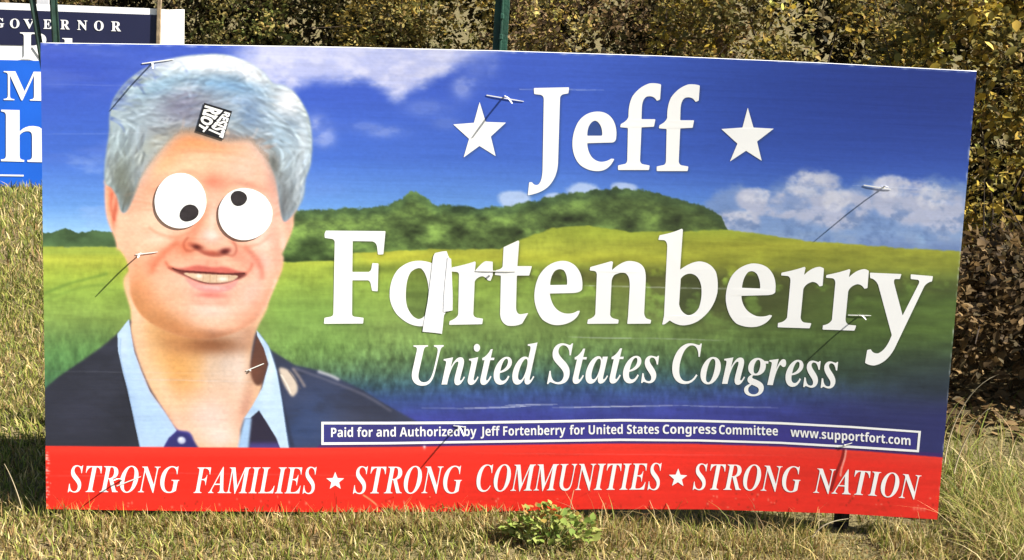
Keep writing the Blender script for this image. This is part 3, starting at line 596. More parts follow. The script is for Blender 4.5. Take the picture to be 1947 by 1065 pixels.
# ---------------------------------------------------------------- the big sign: surface and traced print
SW = 2.44
def bow(u, w):                                   # how far the limp sheet sags back from a plane, metres
    t = np.clip(u/SW, -.05, 1.05)
    return .066*np.sin(np.pi*t)+.009*np.exp(-((u-1.62)/.5)**2)*np.clip(1-w/1.2, 0, 1)+.0014*np.sin(u*7.3+w*2.1)+.0008*np.sin(w*9+u*3)
def unproj(P):                                   # picture trace -> place on the sheet
    P = np.asarray(P, float)
    d = np.stack([(P[..., 0]-PCX)/FPX, np.ones(P.shape[:-1]), -(P[..., 1]-PCY)/FPX], -1)@R_S.T
    n = np.zeros(P.shape[:-1])
    for k in range(5):
        t = (n-CAM_S[1])/d[..., 1]; u = CAM_S[0]+t*d[..., 0]; w = CAM_S[2]+t*d[..., 2]; n = bow(u, w)
    return u, w
def sheet(u, w, off=0.0):                        # off: metres in front of the printed face
    n = bow(u, w)-off
    return ORG+np.asarray(u)[..., None]*EX+np.asarray(w)[..., None]*EW+np.asarray(n)[..., None]*EN
TOPX, TOPY = [77, 345, 640, 945, 1260, 1560, 1857], [82, 85.5, 90, 97, 107, 120, 136]
BOTX, BOTY = [88, 360, 640, 950, 1130, 1340, 1600, 1782], [968, 972, 974, 972.5, 968, 968.5, 976.5, 988]
def px_patch(s, t):                              # s along, t down, 0..1 -> picture trace of the sheet
    tx = 77+1780*s; bx = 88+1694*s
    ty = np.interp(tx, TOPX, TOPY); by = np.interp(bx, BOTX, BOTY)
    k = np.exp(-((s-.0)/.0001)**2)*0
    return np.stack([tx+(bx-tx)*t, ty+(by-ty)*t], -1)
sign = empty('campaign_sign', (1.2, .02, 0), 'large blue and red campaign sign with a grey-haired man and paper eyes', 'sign')

def build_sheet():
    NX, NY = 1150, 575
    s, t = np.meshgrid(np.linspace(0, 1, NX), np.linspace(0, 1, NY))
    # ease the edge curves so that they have no kinks
    P = px_patch(s, t)
    u, w = unproj(P); V = sheet(u, w).reshape(-1, 3)
    fx = np.clip((P[..., 0]-CX0)*SC, 0, CW-1.001); fy = np.clip((P[..., 1]-CY0)*SC, 0, CH-1.001)
    x0 = fx.astype(int); y0 = fy.astype(int); ax = (fx-x0)[..., None]; ay = (fy-y0)[..., None]
    c = (canvas[y0, x0]*(1-ax)+canvas[y0, x0+1]*ax)*(1-ay)+(canvas[y0+1, x0]*(1-ax)+canvas[y0+1, x0+1]*ax)*ay
    c = (lin(np.clip(c, 0, 1))*.80).reshape(-1, 3)
    i = np.arange(NX*NY).reshape(NY, NX)
    F = np.stack([i[:-1, :-1], i[1:, :-1], i[1:, 1:], i[:-1, 1:]], -1).reshape(-1, 4)
    # the plastic sheet behind the print, 9 mm thick, with open flutes along its edges
    nx, ny = 90, 46
    s, t = np.meshgrid(np.linspace(0, 1, nx), np.linspace(-.0012, 1, ny)); u2, w2 = unproj(px_patch(s, t))
    A = sheet(u2, w2, -.0006).reshape(-1, 3); B = sheet(u2, w2, -.0096).reshape(-1, 3); n = nx*ny; j = np.arange(n).reshape(ny, nx)
    q = np.stack([j[:-1, :-1], j[1:, :-1], j[1:, 1:], j[:-1, 1:]], -1).reshape(-1, 4)
    fl = [q, q[:, ::-1]+n]
    ring = np.concatenate([j[0, :-1], j[:-1, -1], j[-1, :0:-1], j[:0:-1, 0]])
    r2 = np.roll(ring, -1); fl.append(np.stack([ring, r2, r2+n, ring+n], -1))
    pan = link_mesh('panel', np_mesh('panel', np.concatenate([A, B]), np.concatenate(fl)), BOARD, sign)
    face = link_mesh('printed_face', np_mesh('printed_face', V, F, c, True), mat_tint('printed_vinyl', .42, .35, bump=.35), sign)
    return pan, face

def flatten(path):
    """'M x y L x y Q cx cy x y C ... Z' -> list of closed polylines"""
    out = []; cur = []; tok = path.replace(',', ' ').split(); i = 0; cmd = None
    def num(k):
        nonlocal i
        v = [float(a) for a in tok[i:i+k]]; i += k; return v
    while i < len(tok):
        if tok[i].isalpha(): cmd = tok[i]; i += 1
        if cmd == 'Z':
            if cur: out.append(np.array(cur)); cur = []
        elif cmd == 'M':
            if cur: out.append(np.array(cur))
            cur = [num(2)]; cmd = 'L'
        elif cmd == 'L': cur.append(num(2))
        elif cmd == 'Q':
            a = np.array(cur[-1]); c1 = np.array(num(2)); b = np.array(num(2))
            for t in np.linspace(0, 1, 9)[1:]: cur.append(list((1-t)**2*a+2*t*(1-t)*c1+t*t*b))
    if cur: out.append(np.array(cur))
    return out
def soften(P, r=1.6):                            # round the corners of a traced outline a little
    out = []
    for k in range(len(P)):
        a, b, c = P[k-1], P[k], P[(k+1) % len(P)]
        la, lc = np.linalg.norm(a-b), np.linalg.norm(c-b)
        if min(la, lc) < 1e-3: continue
        ra, rc = min(r, la*.4), min(r, lc*.4)
        out += [b+(a-b)*ra/la, b+((a-b)*ra/la+(c-b)*rc/lc)*.2, b+(c-b)*rc/lc]
    return np.array(out)
_made = []
def filled(polys):
    """outlines in a plane -> triangulated flat mesh (holes by even-odd), vertices (n,2) and faces"""
    cu = bpy.data.curves.new('outline', 'CURVE'); cu.dimensions = '2D'; cu.fill_mode = 'BOTH'
    for P in polys:
        sp = cu.splines.new('POLY'); sp.points.add(len(P)-1); sp.use_cyclic_u = True
        for q, p in zip(sp.points, P): q.co = (p[0], -p[1], 0, 1)
    ob = bpy.data.objects.new('outline', cu); col_main.objects.link(ob)
    dg = bpy.context.evaluated_depsgraph_get(); me = bpy.data.meshes.new_from_object(ob.evaluated_get(dg))
    V = np.array([v.co[:2] for v in me.vertices]); V[:, 1] *= -1
    F = [tuple(p.vertices) for p in me.polygons]
    bpy.data.objects.remove(ob); bpy.data.curves.remove(cu); bpy.data.meshes.remove(me)
    return V, F
def styled(s, style):
    U, L = {'bold': (0x1D400, 0x1D41A), 'bi': (0x1D468, 0x1D482), 'sans': (0x1D5D4, 0x1D5EE)}[style]
    return ''.join(chr(U+ord(c)-65) if 'A' <= c <= 'Z' else chr(L+ord(c)-97) if 'a' <= c <= 'z' else c for c in s)
def text_flat(s, style, spacing=1.0, fat=0.0):
    cu = bpy.data.curves.new('words', 'FONT'); cu.body = styled(s, style); cu.resolution_u = 4; cu.space_character = spacing; cu.offset = fat
    ob = bpy.data.objects.new('words', cu); col_main.objects.link(ob)
    dg = bpy.context.evaluated_depsgraph_get(); me = bpy.data.meshes.new_from_object(ob.evaluated_get(dg))
    V = np.array([v.co[:2] for v in me.vertices]); F = [tuple(p.vertices) for p in me.polygons]
    bpy.data.objects.remove(ob); bpy.data.curves.remove(cu); bpy.data.meshes.remove(me)
    return V, F
_cap = {}
def cap_height(style):
    if style not in _cap: _cap[style] = text_flat('E', style)[0][:, 1].max()
    return _cap[style]
def word_px(s, style, x0, x1, base, cap, spacing=1.0, fat=0.0, slant=0.0):
    """word fitted between x0 and x1 on the baseline [(x, y), ...]; cap = [(x, cap height), ...]"""
    V, F = text_flat(s, style, spacing, fat); a, b = V[:, 0].min(), V[:, 0].max()
    yy = V[:, 1]/cap_height(style)
    px = x0+(V[:, 0]-a)/(b-a)*(x1-x0)
    by = np.interp(px, [p[0] for p in base], [p[1] for p in base]); ch = np.interp(px, [p[0] for p in cap], [p[1] for p in cap])
    return np.stack([px+slant*yy*ch, by-yy*ch], -1), F
def on_sheet(name, V, F, mat, parent, off=.0005):
    u, w = unproj(V); P = sheet(u, w, off)
    d = P-CAM_W
    o = mesh_obj(name, P, F, mat, parent)
    me = o.data
    if len(me.polygons) and np.mean([p.normal.dot(Vector(EN)) for p in me.polygons]) > 0: me.flip_normals()
    return o
def thick(o, t):                                  # give a stuck-on sheet its thickness, away from the panel
    bm = bmesh.new(); bm.from_mesh(o.data)
    r = bmesh.ops.extrude_face_region(bm, geom=bm.faces[:]); vs = [g for g in r['geom'] if isinstance(g, bmesh.types.BMVert)]
    bmesh.ops.translate(bm, verts=vs, vec=Vector(-EN*t)); bmesh.ops.recalc_face_normals(bm, faces=bm.faces[:])
    bm.to_mesh(o.data); bm.free(); o.data.update()

ZA = (840, 120, 2.95); ZB = (600, 420, 3.894); ZC = (1000, 420, 4.095); ZD = (1300, 460, 3.894)
R_LOW = "M 695 632 L 698 600 Q 745 595 765 560 L 790 290 Q 790 255 765 252 L 720 248 L 724 228 Q 820 210 895 184 L 902 192 L 890 245 Q 950 185 1010 184 L 1038 196 L 1028 325 L 1005 330 Q 985 295 950 296 Q 900 310 885 350 L 865 560 Q 870 595 900 598 L 945 602 L 932 640 Z"
F_LOW = "M 988 600 L 988 574 L 1026 566 Q 1038 562 1040 545 L 1044 364 L 1000 360 L 1004 342 Q 1040 326 1047 300 Q 1046 230 1070 185 Q 1110 130 1165 114 Q 1200 110 1230 120 L 1224 205 L 1206 212 Q 1190 180 1150 188 Q 1125 200 1122 250 L 1120 315 L 1198 315 L 1190 357 L 1120 361 L 1112 545 Q 1114 565 1130 568 L 1166 574 L 1162 600 Z"
GLYPHS = [
 ('J', ZA, (0, 0), "M 516 140 L 714 136 L 710 170 L 682 175 Q 664 180 663 200 L 652 560 Q 648 640 600 690 Q 560 730 482 742 L 490 668 L 506 668 Q 520 690 540 682 Q 562 668 565 600 L 572 205 Q 572 182 552 178 L 518 174 Z"),
 ('e', ZA, (0, 0), "M 978 420 Q 985 360 960 318 Q 930 270 870 272 Q 800 275 762 335 Q 728 400 733 470 Q 740 540 780 575 Q 830 612 890 605 Q 940 598 968 538 L 950 536 Q 920 556 890 554 Q 850 548 830 510 Q 816 480 816 450 L 950 446 Q 975 446 978 420 Z M 816 408 Q 815 370 830 345 Q 850 315 872 328 Q 900 350 900 400 L 898 408 Z"),
 ('f', ZA, (0, 0), F_LOW), ('f', ZA, (217, 6), F_LOW),
 ('F', ZB, (0, 0), "M 66 98 L 76 72 L 518 76 L 502 248 L 462 250 L 455 190 Q 450 160 420 152 L 275 150 L 272 378 L 394 378 Q 412 370 415 345 L 420 312 L 466 315 L 460 522 L 418 518 L 408 464 Q 402 442 385 440 L 272 440 L 270 690 Q 272 708 290 710 L 356 718 L 352 760 L 62 762 L 66 718 L 110 710 Q 130 706 132 685 L 142 160 Q 142 138 120 134 L 68 126 Z"),
 ('o', ZB, (0, 0), "M 548 545 Q 550 430 610 360 Q 680 292 775 295 Q 880 300 940 370 Q 1000 440 1005 540 Q 990 660 930 725 Q 860 785 765 780 Q 680 775 600 690 Q 548 620 548 545 Z M 668 560 Q 668 430 705 380 Q 740 345 780 352 Q 820 380 835 480 Q 840 600 820 680 Q 800 725 762 728 Q 710 715 680 640 Q 668 600 668 560 Z"),
 ('r', ZB, (0, 0), "M 1005 375 L 1008 345 Q 1120 322 1180 300 L 1186 308 L 1180 372 Q 1230 305 1262 298 L 1312 302 L 1312 400 L 1296 445 L 1275 440 Q 1255 410 1230 410 Q 1190 420 1178 450 L 1168 690 Q 1172 715 1200 718 L 1240 724 L 1234 765 L 988 770 L 992 742 Q 1050 720 1056 690 L 1062 400 Q 1060 378 1040 378 Z"),
 ('t', ZB, (0, 0), "M 1326 400 L 1336 365 Q 1380 358 1385 335 L 1392 195 L 1500 145 L 1508 150 L 1494 335 L 1602 335 L 1582 405 L 1490 405 L 1484 640 Q 1486 700 1530 690 L 1575 682 L 1530 760 Q 1480 785 1420 775 Q 1370 755 1366 690 L 1372 405 Z"),
 ('e', ZC, (0, 0), "M 440 500 Q 440 400 380 345 Q 330 305 270 312 Q 160 325 100 430 Q 55 530 68 630 Q 85 720 130 770 Q 190 815 250 812 Q 330 808 380 765 Q 410 740 420 700 L 402 700 Q 360 730 300 720 Q 220 700 195 610 Q 188 585 186 566 L 370 562 Q 432 556 438 530 Z M 188 500 Q 190 430 225 390 Q 260 365 295 385 Q 325 420 320 498 Z"),
 ('n', ZC, (0, 0), "M 476 802 L 482 768 Q 530 755 540 725 L 552 420 Q 552 395 530 390 L 496 386 L 500 360 Q 580 338 665 314 L 678 320 L 668 385 Q 740 318 800 312 Q 900 312 925 380 Q 935 420 932 470 L 920 720 Q 925 755 945 762 L 975 772 L 970 800 L 788 802 L 795 740 L 808 520 Q 812 430 775 408 Q 740 395 690 420 Q 668 440 666 480 L 655 730 Q 660 755 690 762 L 722 770 L 718 800 Z"),
 ('b', ZC, (0, 0), "M 1060 808 L 1075 740 L 1100 200 Q 1100 160 1075 150 L 1030 148 L 1040 112 Q 1140 95 1215 60 L 1222 70 L 1200 380 Q 1280 320 1350 315 Q 1440 320 1480 400 Q 1500 470 1490 560 Q 1460 700 1340 780 Q 1270 820 1200 812 Q 1150 800 1120 775 L 1080 805 Z M 1205 450 Q 1240 405 1290 412 Q 1350 425 1365 510 Q 1375 600 1345 680 Q 1310 735 1260 735 Q 1205 715 1192 650 Z"),
 ('e', ZD, (0, 0), "M 680 330 Q 680 240 620 190 Q 570 155 500 160 Q 400 180 350 260 Q 305 350 312 440 Q 325 550 390 605 Q 460 640 540 628 Q 620 610 655 545 L 636 540 Q 590 560 540 550 Q 450 520 430 430 L 426 400 L 600 395 Q 670 395 678 370 Z M 430 340 Q 440 260 475 225 Q 510 205 540 235 Q 568 280 566 345 Z"),
 ('r', ZD, (0, 0), R_LOW), ('r', ZD, (332, 17), R_LOW),
 ('y', ZD, (0, 0), "M 1378 228 L 1612 238 L 1600 275 L 1565 275 Q 1552 280 1558 310 L 1620 545 L 1740 310 Q 1750 285 1730 280 L 1680 275 L 1680 240 L 1845 254 L 1838 292 Q 1800 300 1780 330 L 1560 790 Q 1500 900 1410 915 Q 1370 915 1342 895 L 1358 800 L 1385 795 Q 1400 830 1440 825 Q 1500 800 1540 690 L 1440 320 Q 1420 275 1380 268 Z"),
]
STARS = [[(840+x/2.95, 120+y/2.95) for x, y in p] for p in (
    ((212, 218), (246, 330), (360, 334), (275, 412), (302, 522), (211, 465), (122, 530), (153, 425), (64, 344), (180, 335)),
    ((1716, 250), (1748, 362), (1862, 368), (1768, 440), (1794, 548), (1706, 492), (1616, 552), (1658, 452), (1568, 370), (1686, 362)))]
def small_star(cx, cy, r, rot=0):
    return [(cx+(r if k % 2 == 0 else r*.42)*math.sin(k*math.pi/5+rot), cy-(r if k % 2 == 0 else r*.42)*math.cos(k*math.pi/5+rot)) for k in range(10)]
STARS += [small_star(637.4, 915, 18), small_star(1289, 909, 18.5, .03)]

traced = []
for ch, (ox, oy, z), (dx, dy), path in GLYPHS:
    traced.append([np.stack([ox+(P[:, 0]+dx)/z, oy+(P[:, 1]+dy)/z], 1) for P in flatten(path)])

paint_background(); paint_figure()
for polys in traced: letter_shade(polys[:1], 2.5, 3, .30)
for st in STARS[:2]: letter_shade([st], 2.5, 3, .28)
_words = [('United', 'bi', 783, 1022, [(783, 731.7), (1022, 729.4)], [(783, 75), (1022, 75)]),
          ('States', 'bi', 1040, 1253, [(1040, 729), (1253, 727)], [(1040, 74), (1253, 74)]),
          ('Congress', 'bi', 1278, 1593.5, [(1278, 728), (1440, 731), (1593, 738)], [(1278, 74), (1593, 73)])]
_wm = [(word_px(*a), a[0]) for a in _words]
for (V, F), nm in _wm:
    for f in F: pass
paint_bands(); paint_grain()
panel, face = build_sheet()

for polys in traced:
    V, F = filled([soften(P) for P in polys]); on_sheet('letter', V, F, WHITE, face)
for st in STARS:
    V, F = filled([soften(np.array(st), 1.0)]); on_sheet('star', V, F, WHITE, face)
for (V, F), nm in _wm: on_sheet('lettering', V, F, WHITE, face)
TAG = [('STRONG', 129, 341, [(129, 935.5), (341, 936.5)], [(129, 50), (341, 49)]), ('FAMILIES', 368, 602, [(368, 937.5), (602, 938.5)], [(368, 49), (602, 50)]),
       ('STRONG', 671, 878, [(671, 938.5), (878, 937.5)], [(671, 51), (878, 51)]), ('COMMUNITIES', 906, 1258, [(906, 934.5), (1080, 932), (1258, 931)], [(906, 50), (1258, 50)]),
       ('STRONG', 1317, 1522, [(1317, 931), (1420, 932), (1522, 936)], [(1317, 49), (1522, 48)]), ('NATION', 1546, 1752, [(1546, 937), (1650, 942), (1752, 950)], [(1546, 47), (1752, 46)])]
for s_, x0, x1, b_, c_ in TAG:
    V, F = word_px(s_, 'bi', x0, x1, b_, c_, fat=-.004); on_sheet('lettering', V, F, WHITE, face)
base = [(629, 831), (760, 830), (900, 829), (1040, 827), (1180, 825), (1330, 824.5), (1479, 828), (1503, 830), (1620, 838), (1732, 846.5)]
for s_, x0, x1 in (('Paid for and Authorized by', 629.5, 906), ('Jeff Fortenberry', 914, 1075), ('for United States', 1083, 1253), ('Congress', 1260, 1362), ('Committee', 1367, 1479), ('www.supportfort.com', 1503, 1731)):
    V, F = word_px(s_, 'sans', x0, x1, base, [(600, 17.5), (1750, 17)], fat=0.0); on_sheet('lettering', V, F, WHITE, face)
outer = [(611, 802), (740, 802), (900, 801), (1040, 799), (1180, 796.5), (1330, 798), (1484, 802.5), (1620, 810), (1751, 819.5), (1747, 860), (1620, 852), (1484, 844), (1330, 839.5), (1180, 838.5), (1040, 840.5), (900, 842.5), (740, 845), (611, 846)]
inner = [(615.5, 807), (740, 807), (900, 806), (1040, 804), (1180, 801.5), (1330, 802.5), (1484, 807), (1620, 814), (1746, 823), (1743, 855.5), (1620, 847.5), (1484, 840), (1330, 835.5), (1180, 834), (1040, 836), (900, 838), (740, 840.5), (615.5, 841)]
def dense(P, step=14.0):
    P = np.array(P, float); out = []
    for a, b in zip(P, np.roll(P, -1, 0)):
        n = max(1, int(np.linalg.norm(b-a)/step)); out += [a+(b-a)*k/n for k in range(n)]
    return np.array(out)
_n = [max(1, int(np.linalg.norm(np.array(b)-np.array(a))/12)) for a, b in zip(outer, outer[1:]+outer[:1])]
def ringed(P): return np.array([np.array(a)+(np.array(b)-np.array(a))*k/m for a, b, m in zip(P, P[1:]+P[:1], _n) for k in range(m)])
A_, B_ = ringed(outer), ringed(inner); _m = len(A_)
V = np.concatenate([A_, B_]); F = [(k, (k+1) % _m, _m+(k+1) % _m, _m+k) for k in range(_m)]
on_sheet('box_outline', V, F, WHITE, face)

# ---- paper eyes, sticker, tape
def disc(cx, cy, rx, ry, seed, n=44, wob=.02, rot=0.0):
    r = np.random.default_rng(seed); a = np.arange(n)*2*math.pi/n; k = 1+wob*np.sin(2*a+r.uniform(0, 6))+wob*.6*np.sin(3*a+r.uniform(0, 6))+r.normal(0, wob*.12, n)
    x = rx*k*np.cos(a); y = ry*k*np.sin(a); c, s = math.cos(rot), math.sin(rot)
    return np.stack([cx+x*c-y*s, cy+x*s+y*c], 1)
for (cx, cy, rx, ry, rot, sd, pu) in ((343.5, 382, 49.5, 52.5, -.25, 1, (360, 405, 18, 16, -.4)), (466.5, 407, 50.5, 50.5, 0, 2, (454.5, 377, 16, 14, -.2))):
    V, F = filled([disc(cx, cy, rx, ry, sd, rot=rot)]); e = on_sheet('paper_eye', V, F, PAPER, sign, .0022); thick(e, .0006)
    V, F = filled([disc(*pu[:4], sd+7, 30, .05, pu[4])]); p = on_sheet('pupil', V, F, MARKER, e, .0031)
quad = np.array([(360+x/10.65, 180+y/10.65) for x, y in ((305, 165), (870, 335), (690, 915), (135, 735))])
V, F = filled([quad]); stk = on_sheet('sticker', V, F, BLACK, sign, .0018); thick(stk, .0003)
def warp_word(s, A, B, C, D):                    # A start foot, B start head, C end head, D end foot
    V, F = text_flat(s, 'sans', .94, .03); x = (V[:, 0]-V[:, 0].min())/np.ptp(V[:, 0]); y = (V[:, 1]-V[:, 1].min())/np.ptp(V[:, 1])
    A, B, C, D = (np.array((360+p[0]/10.65, 180+p[1]/10.65)) for p in (A, B, C, D))
    P = (A*(1-x)[:, None]+D*x[:, None])*(1-y)[:, None]+(B*(1-x)[:, None]+C*x[:, None])*y[:, None]
    return P, F
for s_, q in (('RIOT', ((318, 212), (688, 325), (300, 765), (182, 672))), ('RESIST', ((722, 342), (836, 378), (690, 888), (362, 742)))):
    V, F = warp_word(s_, *q); on_sheet('lettering', V, F, PAPER, stk, .0027)
def zb(p): return np.array([(600+x/3.894, 420+y/3.894) for x, y in p])
V, F = filled([zb(((872, 262), (884, 238), (912, 232), (940, 226), (970, 224), (984, 262), (1004, 300), (996, 420), (975, 560), (952, 690), (936, 836), (880, 828), (792, 820), (800, 760), (830, 600), (850, 440), (866, 300)))])
tp = on_sheet('tape_strip', V, F, TAPE, sign, .0010); thick(tp, .0003)
V, F = filled([zb(((978, 268), (1004, 282), (1010, 420), (1016, 560), (1014, 662), (985, 668), (946, 674), (950, 560), (962, 420)))])
tp = on_sheet('tape_strip', V, F, TAPE, sign, .0017); thick(tp, .0003)

# ---- zip ties: a loop flat on the face and a stiff tail standing off it
def strip(pts, w, t, name, parent, mat=TIE, up=EW):
    P = np.array(pts, float); n = len(P); V = []; F = []
    for k in range(n):
        d = P[min(k+1, n-1)]-P[max(k-1, 0)]; d /= np.linalg.norm(d)
        a = np.cross(d, up); a = a/np.linalg.norm(a) if np.linalg.norm(a) > 1e-4 else EX
        b = np.cross(a, d); ww = w*(1 if k < n-1 else .55)
        V += [P[k]+a*t/2+b*ww/2, P[k]-a*t/2+b*ww/2, P[k]-a*t/2-b*ww/2, P[k]+a*t/2-b*ww/2]
    for k in range(n-1):
        for q in range(4): F.append((4*k+q, 4*k+(q+1) % 4, 4*k+4+(q+1) % 4, 4*k+4+q))
    F += [(3, 2, 1, 0), tuple(4*(n-1)+q for q in range(4))]
    return mesh_obj(name, V, F, mat, parent)
def tie(root, a, b, shadow, drop=(0, 0)):
    """loop from a to b on the face; the tail leaves at root, long enough for its shadow to reach the given spot"""
    def S(p, off): u, w = unproj(np.array(p, float)); return sheet(u, w, off)
    pts = [S(a, .0012)]+[S((a[0]+(b[0]-a[0])*t, a[1]+(b[1]-a[1])*t), .0018) for t in (.2, .5, .8)]+[S(b, .0012)]
    dd = pts[-1]-pts[0]; o = strip(pts, .0026, .0007, 'zip_tie', sign, up=np.cross(EN, dd/np.linalg.norm(dd)))
    r = S(root, .0012)
    V = r[None]+np.array([x*.0020*EX+y*.0018*EW-n*.003*EN for n in (0, 1) for x, y in ((-1, -1), (1, -1), (1, 1), (-1, 1))])
    mesh_obj('lock_head', V, [(0, 1, 2, 3), (7, 6, 5, 4), (0, 4, 5, 1), (1, 5, 6, 2), (2, 6, 7, 3), (3, 7, 4, 0)], TIE, o)
    if shadow:
        e = S(shadow, 0); L = -SUN                # tip = where the sun ray to the shadow's end stands off the root
        dn = L@EN
        # choose the stand-off so that the tip is nearest to the line straight out of the root
        v = e-r; k = -(v-(v@EN)*EN)@(L-(dn)*EN)/((L-dn*EN)@(L-dn*EN))
        tip = e+L*k
        mid = r+(tip-r)*.5+EW*.004
        strip([r-EN*.002, r+(tip-r)*.25+EW*.003, mid, r+(tip-r)*.78+EW*.002, tip], .0044, .0014, 'tail', o, up=EX)
tie((290, 121), (270, 121), (330, 113), (208, 212))
tie((268, 482), (258, 484), (300, 479), (181, 565))
tie((960, 183), (925, 181), (996, 193), (896, 264))
tie((1678, 357), (1642, 352), (1694, 360), (1546, 461))
tie((1634, 600), (1612, 599), (1656, 600), (1530, 690))
tie((872, 811), (862, 809), (886, 812), (798, 893))
tie((232, 912), (222, 924), (268, 906), (152, 967))
tie((476, 704), (468, 705), (502, 691), None)
tie((932, 523), (904, 515), (980, 516), None)
tie((1606, 846), (1592, 850), (1620, 842), None)
# ---------------------------------------------------------------- posts
DARKGREEN = mat_plain('dark_green_post', (.012, .032, .022), .6, .3, vary=.4, scale=30)
def t_post(name, base, top, w, mat, label, group=None, cat='post', studs=True):
    base = np.array(base, float); top = np.array(top, float)
    o = empty(name, tuple(base), label, cat, group)
    d = top-base; L = np.linalg.norm(d); d /= L
    a = np.cross(d, [0, 1, 0]); a /= np.linalg.norm(a); b = np.cross(d, a)       # a across, b towards the viewer's side
    if b[1] > 0: b = -b
    def bar(nm, ca, cb, wa, wb, l0=0.0, l1=None):
        V = []
        for l in (l0, L if l1 is None else l1):
            for x, y in ((-1, -1), (1, -1), (1, 1), (-1, 1)): V.append(base+d*l+a*(ca+x*wa/2)+b*(cb+y*wb/2))
        q = mesh_obj(nm, V, [(0, 3, 2, 1), (4, 5, 6, 7), (0, 1, 5, 4), (1, 2, 6, 5), (2, 3, 7, 6), (3, 0, 4, 7)], mat, o)
        md = q.modifiers.new('bevel', 'BEVEL'); md.width = min(wa, wb)*.2; md.segments = 1
        return q
    bar('flange', 0, 0, w, .0045); bar('web', 0, .016, .0055, .028)
    if studs:
        for k in range(int(L/.055)): bar('stud', 0, .034, .010, .009, .04+k*.055, .055+k*.055)
    return o
def S3(u, w, back): return ORG+u*EX+w*EW+(float(bow(np.array(u), np.array(w)))+back)*EN
b0 = S3(1.135, -.30, .075); t0 = at(959., -60., b0[1]+.28); 
t_post('steel_post', b0, t0, .040, GREEN, 'dark green steel post rising behind the top edge of the big sign', 'posts driven in behind the signs')
pb = S3(2.185, -.42, .060); pt = S3(2.205, 1.05, .060)
t_post('steel_post', pb, pt, .044, RUST, 'dark rusty stub of post showing under the red band near the last word', 'posts driven in behind the signs')
pb = S3(.22, -.35, .060); pt = S3(.22, 1.08, .060)
t_post('steel_post', pb, pt, .040, GREEN, 'green steel post hidden behind the portrait end of the big sign', 'posts driven in behind the signs', studs=False)

# ---------------------------------------------------------------- governor sign behind, boards beside it
YG = float(on_ground(np.array(40.), np.array(357.))[1])
gov = empty('governor_sign', tuple(on_ground(np.array(60.), np.array(357.))), 'navy, white and blue governor campaign sign half hidden behind the big sign', 'sign')
GP0 = on_ground(np.array(40.), np.array(357.)); GN = np.array([.16, -1.0, .10]); GN /= np.linalg.norm(GN)
def at_gov(px, py, Y):                           # on the tilted plane of the governor sign, Y - YG metres behind it
    d = ray(px, py); t = ((GP0-GN*(Y-YG)-CAM_W)@GN)/(d@GN); return CAM_W+d*t[..., None]
def flat_px(name, P, Y, mat, parent, thickness=0.0, F=None):
    P = np.array(P, float); V = at_gov(P[:, 0], P[:, 1], Y); n = len(V)
    if F is None: F = [tuple(range(n))]
    o = mesh_obj(name, V, F, mat, parent)
    if o.data.polygons[0].normal.y > 0: o.data.flip_normals()
    if thickness:
        bm = bmesh.new(); bm.from_mesh(o.data); r = bmesh.ops.extrude_face_region(bm, geom=bm.faces[:])
        bmesh.ops.translate(bm, verts=[g for g in r['geom'] if isinstance(g, bmesh.types.BMVert)], vec=(0, thickness, 0))
        bmesh.ops.recalc_face_normals(bm, faces=bm.faces[:]); bm.to_mesh(o.data); bm.free()
    return o
flat_px('panel', [(-430, -12), (305, 17), (300, 366), (-430, 351)], YG, BOARD, gov, .01)
flat_px('navy_band', [(-424, 3), (299, 28.5), (298, 92), (-424, 76)], YG-.003, NAVY, gov)
flat_px('blue_field', [(-424, 104), (298, 121), (296, 361), (-424, 347)], YG-.003, BLUE, gov)
flat_px('ruled_line', [(-120, 330), (45, 332.5), (45, 335.5), (-120, 333)], YG-.006, WHITE, gov)
gb = [(-60, 49), (20, 53), (120, 55.5), (230, 59.5)]
for c_, x0, x1 in (('G', -11, 8), ('O', 19, 37), ('V', 44.5, 66), ('E', 82.5, 98), ('R', 115, 132.5), ('N', 147, 166), ('O', 179, 197), ('R', 211.5, 230)):
    V, F = word_px(c_, 'bold', x0, x1, gb, [(0, 17), (230, 18)], fat=.008); flat_px('letter', V, YG-.006, WHITE, gov, 0, F)
V, F = word_px('R', 'bold', 38, 96, [(0, 112), (140, 115)], [(0, 51), (140, 52)]); flat_px('letter', V, YG-.006, WHITE, gov, 0, F)
V, F = word_px('l', 'bold', 118, 142, [(0, 112), (140, 115)], [(0, 43), (140, 42)]); flat_px('letter', V, YG-.006, WHITE, gov, 0, F)
V, F = word_px('M', 'bold', 7, 86, [(0, 190), (140, 193)], [(0, 55), (140, 55)]); flat_px('letter', V, YG-.006, WHITE, gov, 0, F)
V, F = word_px('h', 'bold', 2, 96, [(0, 306.5), (140, 310)], [(0, 98), (140, 98)]); flat_px('letter', V, YG-.006, WHITE, gov, 0, F)
